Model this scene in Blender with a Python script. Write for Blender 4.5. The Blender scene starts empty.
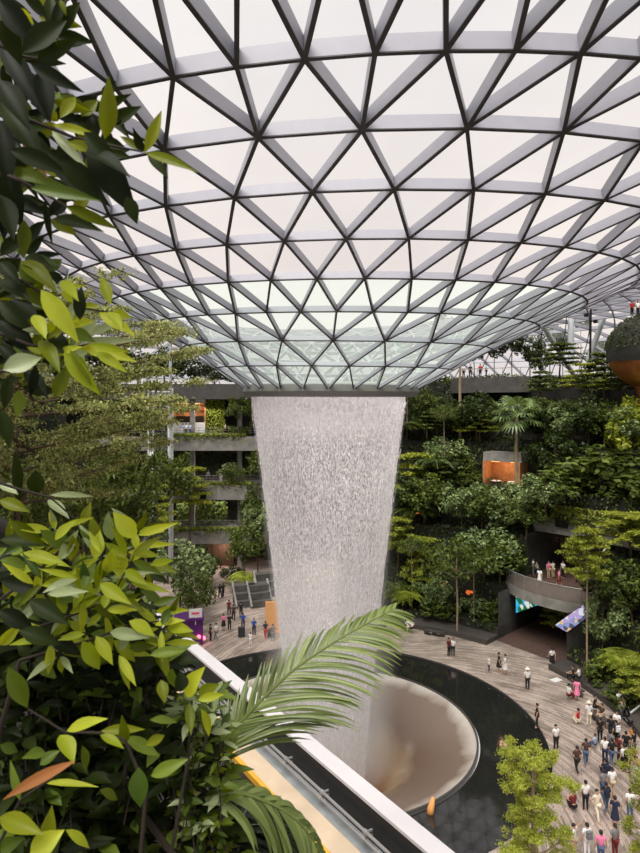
import bpy, bmesh, math, random
import numpy as np
from mathutils import Vector, Matrix, noise
rnd = random.Random(7)
RS = np.random.RandomState(11)
PI = math.pi
scene = bpy.context.scene
COL = scene.collection
EYE = 23.0            # camera height above the plaza
F = 640.0             # focal length in pixels of the 640x853 frame
CX, CY = 0.6, 45.0    # axis of the waterfall

def at(px, py, Y):
    return Vector(((px - 320) / F * Y, Y, EYE - (py - 400) / F * Y))

def ground(px, py, z=0.0):
    Y = F * (EYE - z) / (py - 400)
    return Vector(((px - 320) / F * Y, Y, z))

# ------------------------------------------------------------------ materials
def lin(c):
    return tuple(((v / 255) / 12.92 if v / 255 <= .04045 else ((v / 255 + .055) / 1.055) ** 2.4) for v in c) + (1,)

MATS = {}
def new_mat(name):
    m = bpy.data.materials.new(name); m.use_nodes = True
    nt = m.node_tree; nt.nodes.clear()
    out = nt.nodes.new('ShaderNodeOutputMaterial')
    MATS[name] = m
    return m, nt, out

def N(nt, t, **kw):
    n = nt.nodes.new(t)
    for k, v in kw.items():
        if k in n.inputs: n.inputs[k].default_value = v
        else: setattr(n, k, v)
    return n

def ramp(nt, stops, interp='LINEAR'):
    r = nt.nodes.new('ShaderNodeValToRGB'); cr = r.color_ramp; cr.interpolation = interp
    while len(cr.elements) < len(stops): cr.elements.new(.5)
    for e, (p, c) in zip(cr.elements, stops):
        e.position = p; e.color = c if len(c) == 4 else tuple(c) + (1,)
    return r

def plain(name, rgb, rough=.6, metal=0., var=.0, scale=4., spec=.5, bump=0.):
    m, nt, out = new_mat(name)
    b = N(nt, 'ShaderNodeBsdfPrincipled', Roughness=rough, Metallic=metal)
    b.inputs['Specular IOR Level'].default_value = spec
    c = lin(rgb); b.inputs['Base Color'].default_value = c
    if var or bump:
        tc = N(nt, 'ShaderNodeTexCoord'); nz = N(nt, 'ShaderNodeTexNoise', Scale=scale, Detail=5.)
        nt.links.new(tc.outputs['Object'], nz.inputs['Vector'])
        if var:
            r = ramp(nt, [(.3, tuple(v * (1 - var) for v in c[:3])), (.7, tuple(min(1, v * (1 + var)) for v in c[:3]))])
            nt.links.new(nz.outputs['Fac'], r.inputs[0]); nt.links.new(r.outputs[0], b.inputs['Base Color'])
        if bump:
            bp = N(nt, 'ShaderNodeBump', Strength=bump, Distance=.05)
            nt.links.new(nz.outputs['Fac'], bp.inputs['Height']); nt.links.new(bp.outputs[0], b.inputs['Normal'])
    nt.links.new(b.outputs[0], out.inputs[0])
    return m

def emit(name, rgb, s):
    m, nt, out = new_mat(name)
    e = N(nt, 'ShaderNodeEmission', Color=lin(rgb), Strength=s); nt.links.new(e.outputs[0], out.inputs[0]); return m

def leafmat(name, a, b, rough=.45, trans=.35, spec=.5):
    """a, b: the two ends of the leaf-to-leaf colour range"""
    m, nt, out = new_mat(name)
    g = N(nt, 'ShaderNodeNewGeometry')
    r = ramp(nt, [(0, lin(a)), (1, lin(b))])
    nt.links.new(g.outputs['Random Per Island'], r.inputs[0])
    p = N(nt, 'ShaderNodeBsdfPrincipled', Roughness=rough); p.inputs['Specular IOR Level'].default_value = spec
    t = N(nt, 'ShaderNodeBsdfTranslucent'); mx = N(nt, 'ShaderNodeMixShader', Fac=trans)
    hs = N(nt, 'ShaderNodeHueSaturation', Hue=.485, Saturation=1.1, Value=1.3)
    nt.links.new(r.outputs[0], p.inputs['Base Color']); nt.links.new(r.outputs[0], hs.inputs['Color'])
    nt.links.new(hs.outputs[0], t.inputs['Color'])
    nt.links.new(p.outputs[0], mx.inputs[1]); nt.links.new(t.outputs[0], mx.inputs[2])
    nt.links.new(mx.outputs[0], out.inputs[0]); return m

# ------------------------------------------------------------------ mesh helpers
class MB:
    def __init__(s): s.v = []; s.f = []; s.m = []; s.uv = None
    def quadgrid(s, rows, mi=0, close_u=False, close_v=False):
        """rows: list of lists of points"""
        b = len(s.v); n = len(rows[0])
        for r in rows: s.v += [tuple(p) for p in r]
        R = len(rows)
        for i in range(R if close_v else R - 1):
            for j in range(n if close_u else n - 1):
                i2, j2 = (i + 1) % R, (j + 1) % n
                s.f.append((b + i * n + j, b + i * n + j2, b + i2 * n + j2, b + i2 * n + j)); s.m.append(mi)
    def poly(s, pts, mi=0):
        b = len(s.v); s.v += [tuple(p) for p in pts]; s.f.append(tuple(range(b, b + len(pts)))); s.m.append(mi)
    def hexa(s, a, mi=0):
        """8 corners: bottom ring 0-3, top ring 4-7"""
        b = len(s.v); s.v += [tuple(p) for p in a]
        for q in ((3, 2, 1, 0), (4, 5, 6, 7), (0, 1, 5, 4), (1, 2, 6, 5), (2, 3, 7, 6), (3, 0, 4, 7)):
            s.f.append(tuple(b + i for i in q)); s.m.append(mi)
    def box(s, c, size, mi=0, rz=0., M=None):
        x, y, z = (k / 2 for k in size)
        pts = [(-x, -y, -z), (x, -y, -z), (x, y, -z), (-x, y, -z), (-x, -y, z), (x, -y, z), (x, y, z), (-x, y, z)]
        Q = (M or Matrix.Rotation(rz, 4, 'Z'))
        s.hexa([Vector(c) + Q @ Vector(p) for p in pts], mi)
    def bar(s, a, b, w, h, up=Vector((0, 0, 1)), mi=0):
        a, b = Vector(a), Vector(b); d = (b - a).normalized()
        sd = d.cross(up)
        if sd.length < 1e-4: sd = d.cross(Vector((1, 0, 0)))
        sd.normalize(); u = sd.cross(d)
        sd *= w / 2; u *= h / 2
        s.hexa([a - sd - u, a + sd - u, b + sd - u, b - sd - u, a - sd + u, a + sd + u, b + sd + u, b - sd + u], mi)
    def tube(s, pts, r, n=6, mi=0, cap=True):
        pts = [Vector(p) for p in pts]
        rr = r if isinstance(r, (list, tuple)) else [r] * len(pts)
        ref = Vector((0, 0, 1)); rows = []
        d0 = (pts[-1] - pts[0]).normalized() if (pts[-1] - pts[0]).length > 1e-6 else Vector((0, 0, 1))
        if abs(d0.z) > .8: ref = Vector((1, 0, 0))
        for i, p in enumerate(pts):
            d = (pts[min(i + 1, len(pts) - 1)] - pts[max(i - 1, 0)])
            if d.length < 1e-7: d = d0
            d.normalize(); a = d.cross(ref).normalized(); b = a.cross(d)
            rows.append([p + (a * math.cos(t) + b * math.sin(t)) * rr[i] for t in (2 * PI * k / n for k in range(n))])
        base = len(s.v)
        s.quadgrid(rows, mi, close_u=True)
        if cap:
            s.f.append(tuple(base + k for k in range(n - 1, -1, -1))); s.m.append(mi)
            e = base + (len(pts) - 1) * n
            s.f.append(tuple(e + k for k in range(n))); s.m.append(mi)
    def lathe(s, prof, n=24, c=(0, 0, 0), mi=0, ang=(0, 2 * PI)):
        full = abs(ang[1] - ang[0] - 2 * PI) < 1e-6
        k = n if full else n + 1
        th = [ang[0] + (ang[1] - ang[0]) * i / n for i in range(k)]
        s.quadgrid([[(c[0] + r * math.cos(t), c[1] + r * math.sin(t), c[2] + z) for t in th] for r, z in prof], mi, close_u=full)
    def build(s, name, mats, parent=None, smooth=False, loc=None):
        me = bpy.data.meshes.new(name)
        o0 = Vector(loc) if loc is not None else None
        v = s.v if o0 is None else [(a - o0.x, b - o0.y, c - o0.z) for a, b, c in s.v]
        me.from_pydata(v, [], s.f)
        for m in (mats if isinstance(mats, (list, tuple)) else [mats]): me.materials.append(MATS[m])
        me.polygons.foreach_set('material_index', s.m)
        if smooth: me.polygons.foreach_set('use_smooth', [True] * len(s.f))
        me.update()
        return link(name, me, parent, loc)

def link(name, me, parent=None, loc=None):
    o = bpy.data.objects.new(name, me); COL.objects.link(o)
    if loc is not None: o.location = loc
    if parent is not None: o.parent = parent
    return o

def raw(name, V, Fq, mats, mi=None, parent=None):
    """numpy verts (n,3) and quads (m,4)"""
    me = bpy.data.meshes.new(name)
    me.vertices.add(len(V)); me.vertices.foreach_set('co', V.astype(np.float32).ravel())
    me.loops.add(Fq.size); me.loops.foreach_set('vertex_index', Fq.astype(np.int32).ravel())
    me.polygons.add(len(Fq)); me.polygons.foreach_set('loop_start', np.arange(0, Fq.size, Fq.shape[1], dtype=np.int32))
    for m in (mats if isinstance(mats, (list, tuple)) else [mats]): me.materials.append(MATS[m])
    if mi is not None: me.polygons.foreach_set('material_index', mi.astype(np.int32))
    me.update(calc_edges=True)
    return link(name, me, parent)

def leafquads(C, D, Nn, L, W, fold=.15):
    """diamond leaves: centres C, directions D, normals Nn, lengths L, widths W -> V, F"""
    D = D / np.linalg.norm(D, axis=1, keepdims=True)
    S = np.cross(D, Nn); S /= np.linalg.norm(S, axis=1, keepdims=True) + 1e-9
    U = np.cross(S, D)
    L = L[:, None]; W = W[:, None]
    a = C - D * L / 2; c = C + D * L / 2 - U * L * .12
    b = C + S * W / 2 + U * W * fold - D * L * .05; d = C - S * W / 2 + U * W * fold - D * L * .05
    V = np.stack([a, b, c, d], 1).reshape(-1, 3)
    Fq = np.arange(len(V)).reshape(-1, 4)
    return V, Fq

def unit(n):
    v = RS.normal(size=(n, 3)); return v / np.linalg.norm(v, axis=1, keepdims=True)

def tag(o, label=None, cat=None, group=None, kind=None):
    if label: o['label'] = label
    if cat: o['category'] = cat
    if group: o['group'] = group
    if kind: o['kind'] = kind
    return o

def empty(name, loc=(0, 0, 0), rz=0.):
    o = bpy.data.objects.new(name, None); o.empty_display_size = .2; COL.objects.link(o)
    o.location = loc; o.rotation_euler = (0, 0, rz); return o

def dup(root, loc, rz=0., scale=None, label=None, cat=None, group=None, color=None):
    r = root.copy(); COL.objects.link(r); r.location = loc; r.rotation_euler = (0, 0, rz)
    if scale: r.scale = scale
    if label: r['label'] = label
    if cat: r['category'] = cat
    if group: r['group'] = group
    for ch in KIDS[root.name]:
        c = ch.copy(); COL.objects.link(c); c.parent = r
        if color and ch.name.split('.')[0] in color: c.color = color[ch.name.split('.')[0]]
    return r
KIDS = {}

# ------------------------------------------------------------------ palette
plain('beam_silver', (152, 152, 160), .45, 0, .04, 2.)
plain('beam_shade', (46, 43, 44), .5)  # shade on the beam undersides, put into the colour
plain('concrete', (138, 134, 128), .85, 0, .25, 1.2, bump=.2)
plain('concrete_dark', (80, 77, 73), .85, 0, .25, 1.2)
plain('rock_wall', (46, 44, 38), .95, 0, .4, .8, bump=.4)
plain('soil', (34, 28, 22), .95, 0, .4, 6., bump=.5)
plain('white_paint', (225, 222, 220), .5, 0, .03, 3.)
plain('coping_white', (200, 197, 198), .5, 0, .04, 1.5)
plain('dark_wall', (30, 29, 29), .6)
plain('rail_metal', (150, 148, 146), .4, .25)
plain('black_metal', (22, 22, 23), .5, .3)
plain('strut_white', (186, 192, 194), .45)
plain('ledge_beige', (196, 176, 150), .8, 0, .12, 3.)
plain('ledge_yellow', (212, 160, 50), .7, 0, .1, 6.)
plain('gutter_grey', (142, 146, 146), .7, 0, .2, 5.)
plain('bark', (92, 76, 58), .9, 0, .35, 8.)
plain('bark_pale', (150, 132, 104), .85, 0, .25, 8.)
plain('bark_dark', (48, 38, 30), .9, 0, .3, 8.)
plain('wood_warm', (176, 122, 78), .6, 0, .25, 3.)
plain('bench_dark', (70, 64, 60), .7, 0, .2, 3.)
plain('copper', (168, 104, 62), .4, .7, .3, 1.)
plain('skin', (196, 152, 124), .55)
plain('hair_black', (24, 20, 19), .5)
plain('purple', (86, 22, 110), .4)
plain('orange_panel', (228, 160, 92), .6)
plain('blue_cloth', (32, 70, 150), .8)
plain('grey_case', (48, 50, 54), .5)
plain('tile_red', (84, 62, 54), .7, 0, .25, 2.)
emit('lamp_warm', (255, 170, 90), 4.)
emit('lamp_pink', (255, 90, 120), 5.)
emit('lamp_red', (236, 112, 60), .9)
m, nt, out = new_mat('cloth')
oi = N(nt, 'ShaderNodeObjectInfo'); b = N(nt, 'ShaderNodeBsdfPrincipled', Roughness=.85)
nt.links.new(oi.outputs['Color'], b.inputs['Base Color']); nt.links.new(b.outputs[0], out.inputs[0])

leafmat('leaf_deep', (28, 42, 17), (74, 90, 42), .45, .3, .3)
leafmat('leaf_mid', (50, 66, 28), (118, 132, 60), .45, .3, .3)
leafmat('leaf_broad', (76, 98, 54), (156, 172, 112), .4, .25, .4)
leafmat('leaf_tier', (108, 122, 40), (174, 178, 72), .5, .35, .3)
leafmat('leaf_lime', (130, 146, 44), (200, 206, 96), .5, .4, .3)
leafmat('leaf_fine', (72, 92, 36), (206, 208, 136), .5, .35, .3)
leafmat('leaf_palm', (62, 86, 44), (140, 160, 96), .35, .3)
leafmat('leaf_yellow', (120, 136, 40), (178, 186, 78), .5, .4, .3)
# foreground leaves
leafmat('fg_dark', (16, 24, 6), (44, 56, 16), .5, .2, .15)
leafmat('fg_olive', (84, 98, 12), (134, 142, 26), .4, .4, .25)
leafmat('fg_lime', (142, 158, 20), (196, 206, 66), .4, .45, .3)
leafmat('fg_green', (60, 82, 22), (116, 136, 46), .4, .35, .3)
leafmat('fg_pale', (142, 158, 104), (176, 188, 140), .35, .3)
leafmat('fg_red', (150, 98, 56), (196, 134, 76), .4, .3)
leafmat('fg_palm', (80, 100, 38), (142, 156, 88), .35, .3)
leafmat('fg_palmdark', (14, 22, 12), (44, 58, 34), .35, .2)
# ------------------------------------------------------------------ roof: net of triangles swept down to the oculus
FIT = dict(phi=-.042, xc=.727, s=.082, e=.013, t1=-.039, t2=.045, q=.059)
RHO = [5.978, 8.267, 10.601, 13.212, 15.63, 18.044, 20.335, 22.406, 24.514, 27.2, 30., 33., 36.3, 40., 44., 48.5, 53., 57.5, 61.5, 65., 67.5, 69.]
ZR = [.647, 1.95, 3.135, 4.22, 5.203, 6.071, 6.838, 7.508, 7.888, 8.35, 8.75, 9.1, 9.4, 9.6, 9.6, 9.2, 8.2, 6.4, 3.8, .2, -5., -11.]
def roof_pt(k, j, dz=0.):
    rho, z = RHO[k], ZR[k]
    u = rho - 5.64; uc = min(u, 20.)
    fade = 1. if rho < 28 else max(0., 1 - (rho - 28) / 30)
    th = FIT['phi'] + j * 2 * PI / 48
    s, c = math.sin(th), math.cos(th)
    X = FIT['xc'] + rho * s + FIT['s'] * uc
    Y = 45 - rho * c * (1 + FIT['e'] * uc)
    zz = z + fade * ((FIT['t1'] * uc + FIT['t2'] * uc * uc / 10) * s + FIT['q'] * uc * s * s)
    return Vector((X, Y, EYE + zz + dz))
def ring_js(k):
    if k <= 2:  return [j + (1 if k == 1 else 0) for j in range(-24, 24, 2)]
    if k <= 7:  return [j + (.5 if k in (4, 6) else 0.) for j in range(-24, 24)]
    return [j / 2 + (.25 if k % 2 else 0.) for j in range(-48, 48)]
def roof():
    nodes = {}
    for k in range(len(RHO)):
        for i, j in enumerate(ring_js(k)): nodes[(k, i)] = roof_pt(k, j)
    edges, tris = set(), []
    def E(a, b): edges.add((min(a, b), max(a, b)))
    for k in range(len(RHO)):
        n = len(ring_js(k))
        for i in range(n): E((k, i), (k, (i + 1) % n))
        if k + 1 == len(RHO): break
        # zip the two rings into triangles by angle
        a, b = ring_js(k), ring_js(k + 1)
        na, nb = len(a), len(b)
        i = 0
        q = min(range(nb), key=lambda t: abs((b[t] - a[0] + 24) % 48 - 24) + (0.01 if b[t] < a[0] else 0))
        cnt_a = cnt_b = 0
        ang = lambda arr, idx, n: arr[idx % n] + 48 * (idx // n)
        bq = q
        if b[q] - a[0] > 24: bq -= nb
        E((k, 0), (k + 1, bq % nb))
        ia, ib = 0, bq
        while cnt_a < na or cnt_b < nb:
            nxa, nxb = ang(a, ia + 1, na), ang(b, ib + 1, nb)
            # choose shorter new diagonal
            da = abs(nxa - ang(b, ib, nb)); db = abs(nxb - ang(a, ia, na))
            if cnt_b >= nb or (cnt_a < na and (da < db - 1e-6 or (abs(da - db) < 1e-6 and (ia % 2 == 0)))):
                tris.append(((k, ia % na), (k, (ia + 1) % na), (k + 1, ib % nb))); ia += 1; cnt_a += 1
            else:
                tris.append(((k, ia % na), (k + 1, (ib + 1) % nb), (k + 1, ib % nb))); ib += 1; cnt_b += 1
            E((k, ia % na), (k + 1, ib % nb))
    # normals (pointing up and out, away from the hall)
    nrm = {q: Vector() for q in nodes}
    for t in tris:
        p = [nodes[q] for q in t]; n = (p[1] - p[0]).cross(p[2] - p[0])
        if n.length < 1e-6: continue
        n.normalize()
        c = sum(p, Vector()) / 3
        outd = Vector((0, 0, 1)) if t[0][0] < 13 else (Vector((c.x - CX, c.y - CY, 0)).normalized() + Vector((0, 0, .6)))
        if n.dot(outd) < 0: n.negate()
        for q in t: nrm[q] += n
    for q in nrm: nrm[q].normalize()
    depth = lambda k: min(.2 + .03 * k, .45)
    B = MB()
    for q1, q2 in edges:
        a, b = nodes[q1], nodes[q2]; n1, n2 = nrm[q1], nrm[q2]
        k = max(q1[0], q2[0]); h1, h2 = depth(q1[0]), depth(q2[0])
        d = (b - a).normalized(); sd = d.cross((n1 + n2).normalized()).normalized()
        w = sd * (.032 + .003 * k if k < 6 else .05)
        B.hexa([a - w, a + w, b + w, b - w, a - w + n1 * h1, a + w + n1 * h1, b + w + n2 * h2, b - w + n2 * h2], 0)
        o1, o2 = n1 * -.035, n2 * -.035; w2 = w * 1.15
        B.hexa([a - w2 + o1, a + w2 + o1, b + w2 + o2, b - w2 + o2, a - w2, a + w2, b + w2, b - w2], 1)  # thin strip under each beam, carries its painted shade
    lattice = B.build('roof_lattice', ['beam_silver', 'beam_shade'])
    G = MB(); 
    for t in tris:
        k = max(q[0] for q in t)
        G.poly([nodes[q] + nrm[q] * depth(q[0]) for q in t], 0 if k <= 4 else 1)
    ceil = G.build('ceiling', ['glass_green', 'glass_clear'])
    tag(ceil, 'triangular glass panes of the domed roof', 'ceiling', kind='structure')
    lattice.parent = ceil
    # dark ring closing the oculus
    R = MB()
    ring = [roof_pt(0, j * .5) for j in range(-48, 48)]
    rows = []
    for dr, dz in ((.12, .42), (.2, -.1), (.05, -.42), (-.35, -.46), (-.5, -.3), (-.5, .5)):
        rows.append([p + Vector((p.x - CX - .1, p.y - CY, 0)).normalized() * dr + Vector((0, 0, dz)) for p in ring])
    R.quadgrid(rows, 0, close_u=True, close_v=True)
    R.build('oculus_ring', 'ring_grey', ceil, smooth=False)
plain('ring_grey', (112, 112, 108), .5, 0, .05, 1.)
for nm, tr, mixf in (('glass_clear', (.97, .955, .95), .05), ('glass_green', (.80, .86, .81), .24)):
    m, nt, out = new_mat(nm)
    t = N(nt, 'ShaderNodeBsdfTransparent', Color=tr + (1,)); g = N(nt, 'ShaderNodeBsdfGlossy', Roughness=.08, Color=(.9, .95, .95, 1))
    d = N(nt, 'ShaderNodeBsdfTranslucent', Color=(.8, .88, .83, 1)); x1 = N(nt, 'ShaderNodeMixShader', Fac=mixf); x2 = N(nt, 'ShaderNodeMixShader', Fac=.03)
    nt.links.new(t.outputs[0], x1.inputs[1]); nt.links.new(d.outputs[0], x1.inputs[2])
    nt.links.new(x1.outputs[0], x2.inputs[1]); nt.links.new(g.outputs[0], x2.inputs[2]); nt.links.new(x2.outputs[0], out.inputs[0])
roof()

# ------------------------------------------------------------------ plaza floor, pond, funnel
m, nt, out = new_mat('paving')
tc = N(nt, 'ShaderNodeTexCoord'); mp = N(nt, 'ShaderNodeMapping'); mp.inputs['Location'].default_value = (-CX, -CY, 0)
sx = N(nt, 'ShaderNodeSeparateXYZ'); nt.links.new(tc.outputs['Object'], mp.inputs[0]); nt.links.new(mp.outputs[0], sx.inputs[0])
def math_(op, a, b=None, v=None):
    n = N(nt, 'ShaderNodeMath', operation=op)
    for i, q in enumerate((a, b)):
        if q is None: continue
        if isinstance(q, (int, float)): n.inputs[i].default_value = q
        else: nt.links.new(q, n.inputs[i])
    return n.outputs[0]
ang = math_('ARCTAN2', sx.outputs[1], sx.outputs[0])
vl = N(nt, 'ShaderNodeVectorMath', operation='LENGTH'); nt.links.new(mp.outputs[0], vl.inputs[0])
swirl = math_('ADD', ang, math_('MULTIPLY', vl.outputs['Value'], .09))
cb = N(nt, 'ShaderNodeCombineXYZ'); nt.links.new(math_('MULTIPLY', vl.outputs['Value'], 1.), cb.inputs[0]); nt.links.new(math_('MULTIPLY', swirl, 20.), cb.inputs[1])
br = N(nt, 'ShaderNodeTexBrick', Scale=1.); br.inputs['Brick Width'].default_value = 1.1; br.inputs['Row Height'].default_value = .3
br.inputs['Mortar Size'].default_value = .012; br.inputs['Bias'].default_value = 0.
br.inputs['Color1'].default_value = lin((206, 190, 180)); br.inputs['Color2'].default_value = lin((144, 132, 124)); br.inputs['Mortar'].default_value = lin((92, 82, 76))
nt.links.new(cb.outputs[0], br.inputs['Vector'])
nz = N(nt, 'ShaderNodeTexNoise', Scale=.5, Detail=6.); nt.links.new(tc.outputs['Object'], nz.inputs['Vector'])
rp = ramp(nt, [(.32, lin((190, 184, 180))), (.68, lin((255, 250, 246)))]); nt.links.new(nz.outputs['Fac'], rp.inputs[0])
mx = N(nt, 'ShaderNodeMix', data_type='RGBA', blend_type='MULTIPLY'); mx.inputs['Factor'].default_value = 1.
nt.links.new(br.outputs['Color'], mx.inputs['A']); nt.links.new(rp.outputs[0], mx.inputs['B'])
b = N(nt, 'ShaderNodeBsdfPrincipled', Roughness=.75); nt.links.new(mx.outputs['Result'], b.inputs['Base Color']); nt.links.new(b.outputs[0], out.inputs[0])

m, nt, out = new_mat('pond_water')
tc = N(nt, 'ShaderNodeTexCoord'); nz = N(nt, 'ShaderNodeTexNoise', Scale=1.6, Detail=3.); nt.links.new(tc.outputs['Object'], nz.inputs['Vector'])
bp = N(nt, 'ShaderNodeBump', Strength=.03, Distance=.1); nt.links.new(nz.outputs['Fac'], bp.inputs['Height'])
b = N(nt, 'ShaderNodeBsdfPrincipled', Roughness=.05, IOR=1.5); b.inputs['Base Color'].default_value = lin((34, 34, 33))
nt.links.new(bp.outputs[0], b.inputs['Normal']); nt.links.new(b.outputs[0], out.inputs[0])

# acrylic bowl wetted by the falling water: milky at the lip, brown where the lower hall shows through
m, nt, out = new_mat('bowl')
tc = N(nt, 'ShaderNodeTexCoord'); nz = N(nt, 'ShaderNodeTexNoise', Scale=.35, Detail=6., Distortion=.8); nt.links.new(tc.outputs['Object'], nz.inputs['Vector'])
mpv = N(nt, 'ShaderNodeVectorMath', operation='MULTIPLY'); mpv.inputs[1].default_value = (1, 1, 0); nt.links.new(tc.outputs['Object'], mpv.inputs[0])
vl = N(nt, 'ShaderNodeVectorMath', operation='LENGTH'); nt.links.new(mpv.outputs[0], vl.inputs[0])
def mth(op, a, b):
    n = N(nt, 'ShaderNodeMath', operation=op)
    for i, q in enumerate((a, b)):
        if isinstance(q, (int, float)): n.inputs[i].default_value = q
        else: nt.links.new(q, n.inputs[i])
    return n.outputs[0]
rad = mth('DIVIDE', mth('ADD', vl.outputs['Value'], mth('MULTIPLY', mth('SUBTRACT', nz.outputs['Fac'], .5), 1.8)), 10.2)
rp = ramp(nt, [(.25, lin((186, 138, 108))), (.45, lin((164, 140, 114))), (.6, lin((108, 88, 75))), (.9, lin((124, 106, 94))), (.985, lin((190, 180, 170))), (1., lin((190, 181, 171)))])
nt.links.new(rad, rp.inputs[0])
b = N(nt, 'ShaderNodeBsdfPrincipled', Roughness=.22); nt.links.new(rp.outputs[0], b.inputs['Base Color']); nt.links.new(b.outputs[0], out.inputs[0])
plain('pond_rim', (70, 66, 62), .4)

fl = MB()
def arc(r, n=128): return [(CX + r * math.cos(2 * PI * i / n), CY + r * math.sin(2 * PI * i / n), 0.) for i in range(n)]
fl.quadgrid([arc(14.8), arc(18), arc(22), arc(30), arc(60)], 0, close_u=True)
fl.quadgrid([arc(14.8), [(x, y, -.35) for x, y, z in arc(14.8)]], 1, close_u=True)
o = fl.build('floor', ['paving', 'pond_rim']); tag(o, 'grey brown stone plaza paving', 'floor', kind='structure')
pw = MB(); pw.quadgrid([[(x, y, -.16) for x, y, z in arc(10.35)], [(x, y, -.16) for x, y, z in arc(14.9)]], 0, close_u=True)
o = pw.build('pond_water', 'pond_water'); tag(o, 'dark still ring of water around the funnel', 'pond', kind='structure')
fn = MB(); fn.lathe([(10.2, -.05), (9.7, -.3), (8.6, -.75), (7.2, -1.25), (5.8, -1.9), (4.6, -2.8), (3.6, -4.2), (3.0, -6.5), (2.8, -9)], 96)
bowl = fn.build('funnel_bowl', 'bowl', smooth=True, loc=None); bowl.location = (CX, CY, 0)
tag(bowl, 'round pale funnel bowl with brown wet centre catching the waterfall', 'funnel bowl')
rim = MB(); rim.lathe([(10.12, -.3), (10.12, .0), (10.26, .0), (10.26, -.3)], 96); o = rim.build('rim', 'pond_rim', bowl)

# ------------------------------------------------------------------ waterfall
def wr(z):   # curtain radius at height z
    t = max(0., (EYE - z) / EYE)
    return 5.4 - 3.05 * t ** .95 + .45 * t * t
m, nt, out = new_mat('falling_water')
uv = N(nt, 'ShaderNodeUVMap')
def noise_layer(su, sv, det, lo, hi):
    mp = N(nt, 'ShaderNodeMapping'); mp.inputs['Scale'].default_value = (su, sv, 1); nt.links.new(uv.outputs[0], mp.inputs[0])
    nz = N(nt, 'ShaderNodeTexNoise', Scale=1., Detail=det); nt.links.new(mp.outputs[0], nz.inputs['Vector'])
    mr = N(nt, 'ShaderNodeMapRange'); mr.inputs['From Min'].default_value = lo; mr.inputs['From Max'].default_value = hi; mr.inputs['To Min'].default_value = 0.; mr.inputs['To Max'].default_value = 1.
    nt.links.new(nz.outputs['Fac'], mr.inputs['Value']); return mr.outputs[0]
fine = noise_layer(5., .5, 3., .48, .66)       # u in metres round the curtain, v metres down
speck = noise_layer(6.6, 3.4, 2., .535, .605)
broad = noise_layer(1.3, .10, 4., .34, .66)
sv = N(nt, 'ShaderNodeSeparateXYZ'); nt.links.new(uv.outputs[0], sv.inputs[0])
def vmap(a, b_, c, d_):
    q = N(nt, 'ShaderNodeMapRange'); nt.links.new(sv.outputs[1], q.inputs['Value'])
    for k_, w_ in zip(('From Min', 'From Max', 'To Min', 'To Max'), (a, b_, c, d_)): q.inputs[k_].default_value = w_
    return q.outputs[0]
top = vmap(.4, 3.4, .42, 0.)
low = vmap(8., 20., 0., .13)
body = mth('ADD', mth('MULTIPLY', speck, mth('ADD', mth('MULTIPLY', broad, .7), .3)), mth('MULTIPLY', fine, mth('ADD', mth('MULTIPLY', broad, .2), .08)))
fade = vmap(11., 21., 1., .6)
alpha = mth('MINIMUM', mth('ADD', mth('ADD', mth('MULTIPLY', mth('MULTIPLY', body, fade), .85), .02), mth('ADD', top, low)), .93)
d = N(nt, 'ShaderNodeBsdfDiffuse', Color=(.99, .95, .96, 1)); tl = N(nt, 'ShaderNodeBsdfTranslucent', Color=(.99, .95, .96, 1)); mm = N(nt, 'ShaderNodeMixShader', Fac=.5)
nt.links.new(d.outputs[0], mm.inputs[1]); nt.links.new(tl.outputs[0], mm.inputs[2])
tp = N(nt, 'ShaderNodeBsdfTransparent'); ms = N(nt, 'ShaderNodeMixShader'); nt.links.new(alpha, ms.inputs[0])
nt.links.new(tp.outputs[0], ms.inputs[1]); nt.links.new(mm.outputs[0], ms.inputs[2]); nt.links.new(ms.outputs[0], out.inputs[0])
plain('droplet', (244, 234, 236), .3)

def curtain(name, off, parent, seed):
    nu, nv = 160, 60; z0, z1 = EYE + .35, -5.0
    V, Fq, U = [], [], []
    for i in range(nv + 1):
        z = z0 + (z1 - z0) * i / nv; r = wr(max(z, -4)) * off
        for j in range(nu + 1):
            a = 2 * PI * j / nu; w = 1 + .012 * noise.noise((math.cos(a) * 4 + seed, math.sin(a) * 4, z * .12))
            V.append((CX + r * w * math.cos(a), CY + r * w * math.sin(a), z)); U.append((a * 5.0 + seed * 3.7, (z0 - z)))
    for i in range(nv):
        for j in range(nu):
            q = i * (nu + 1) + j; Fq.append((q, q + 1, q + nu + 2, q + nu + 1))
    me = bpy.data.meshes.new(name); me.from_pydata(V, [], Fq); me.materials.append(MATS['falling_water'])
    ul = me.uv_layers.new(name='UVMap')
    ul.data.foreach_set('uv', [c for l in me.loops for c in U[l.vertex_index]])
    me.polygons.foreach_set('use_smooth', [True] * len(Fq)); me.update()
    return link(name, me, parent)
fall = curtain('waterfall', 1., None, 0.)
tag(fall, 'white circular waterfall dropping from the roof opening into the funnel', 'waterfall')
curtain('inner_curtain', .93, fall, 5.)
# separate falling threads and drops
M_ = MB()
for i in range(5200):
    a = rnd.uniform(0, 2 * PI); z = EYE - abs(rnd.gauss(0, 1)) * 9 if rnd.random() < .6 else rnd.uniform(-2, EYE)
    if z < -3: continue
    r = wr(z) * (1 + rnd.gauss(0, .012) - .004)
    l = rnd.uniform(.1, .5); w = rnd.uniform(.012, .03)
    x, y = CX + r * math.cos(a), CY + r * math.sin(a); r2 = wr(z - l) / wr(z)
    x2, y2 = CX + (x - CX) * r2, CY + (y - CY) * r2
    M_.bar((x, y, z), (x2, y2, z - l), w, w)
M_.build('water_threads', 'droplet', fall)
def face_out(o):
    bm = bmesh.new(); bm.from_mesh(o.data); bmesh.ops.recalc_face_normals(bm, faces=bm.faces); bm.to_mesh(o.data); bm.free()
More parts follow.
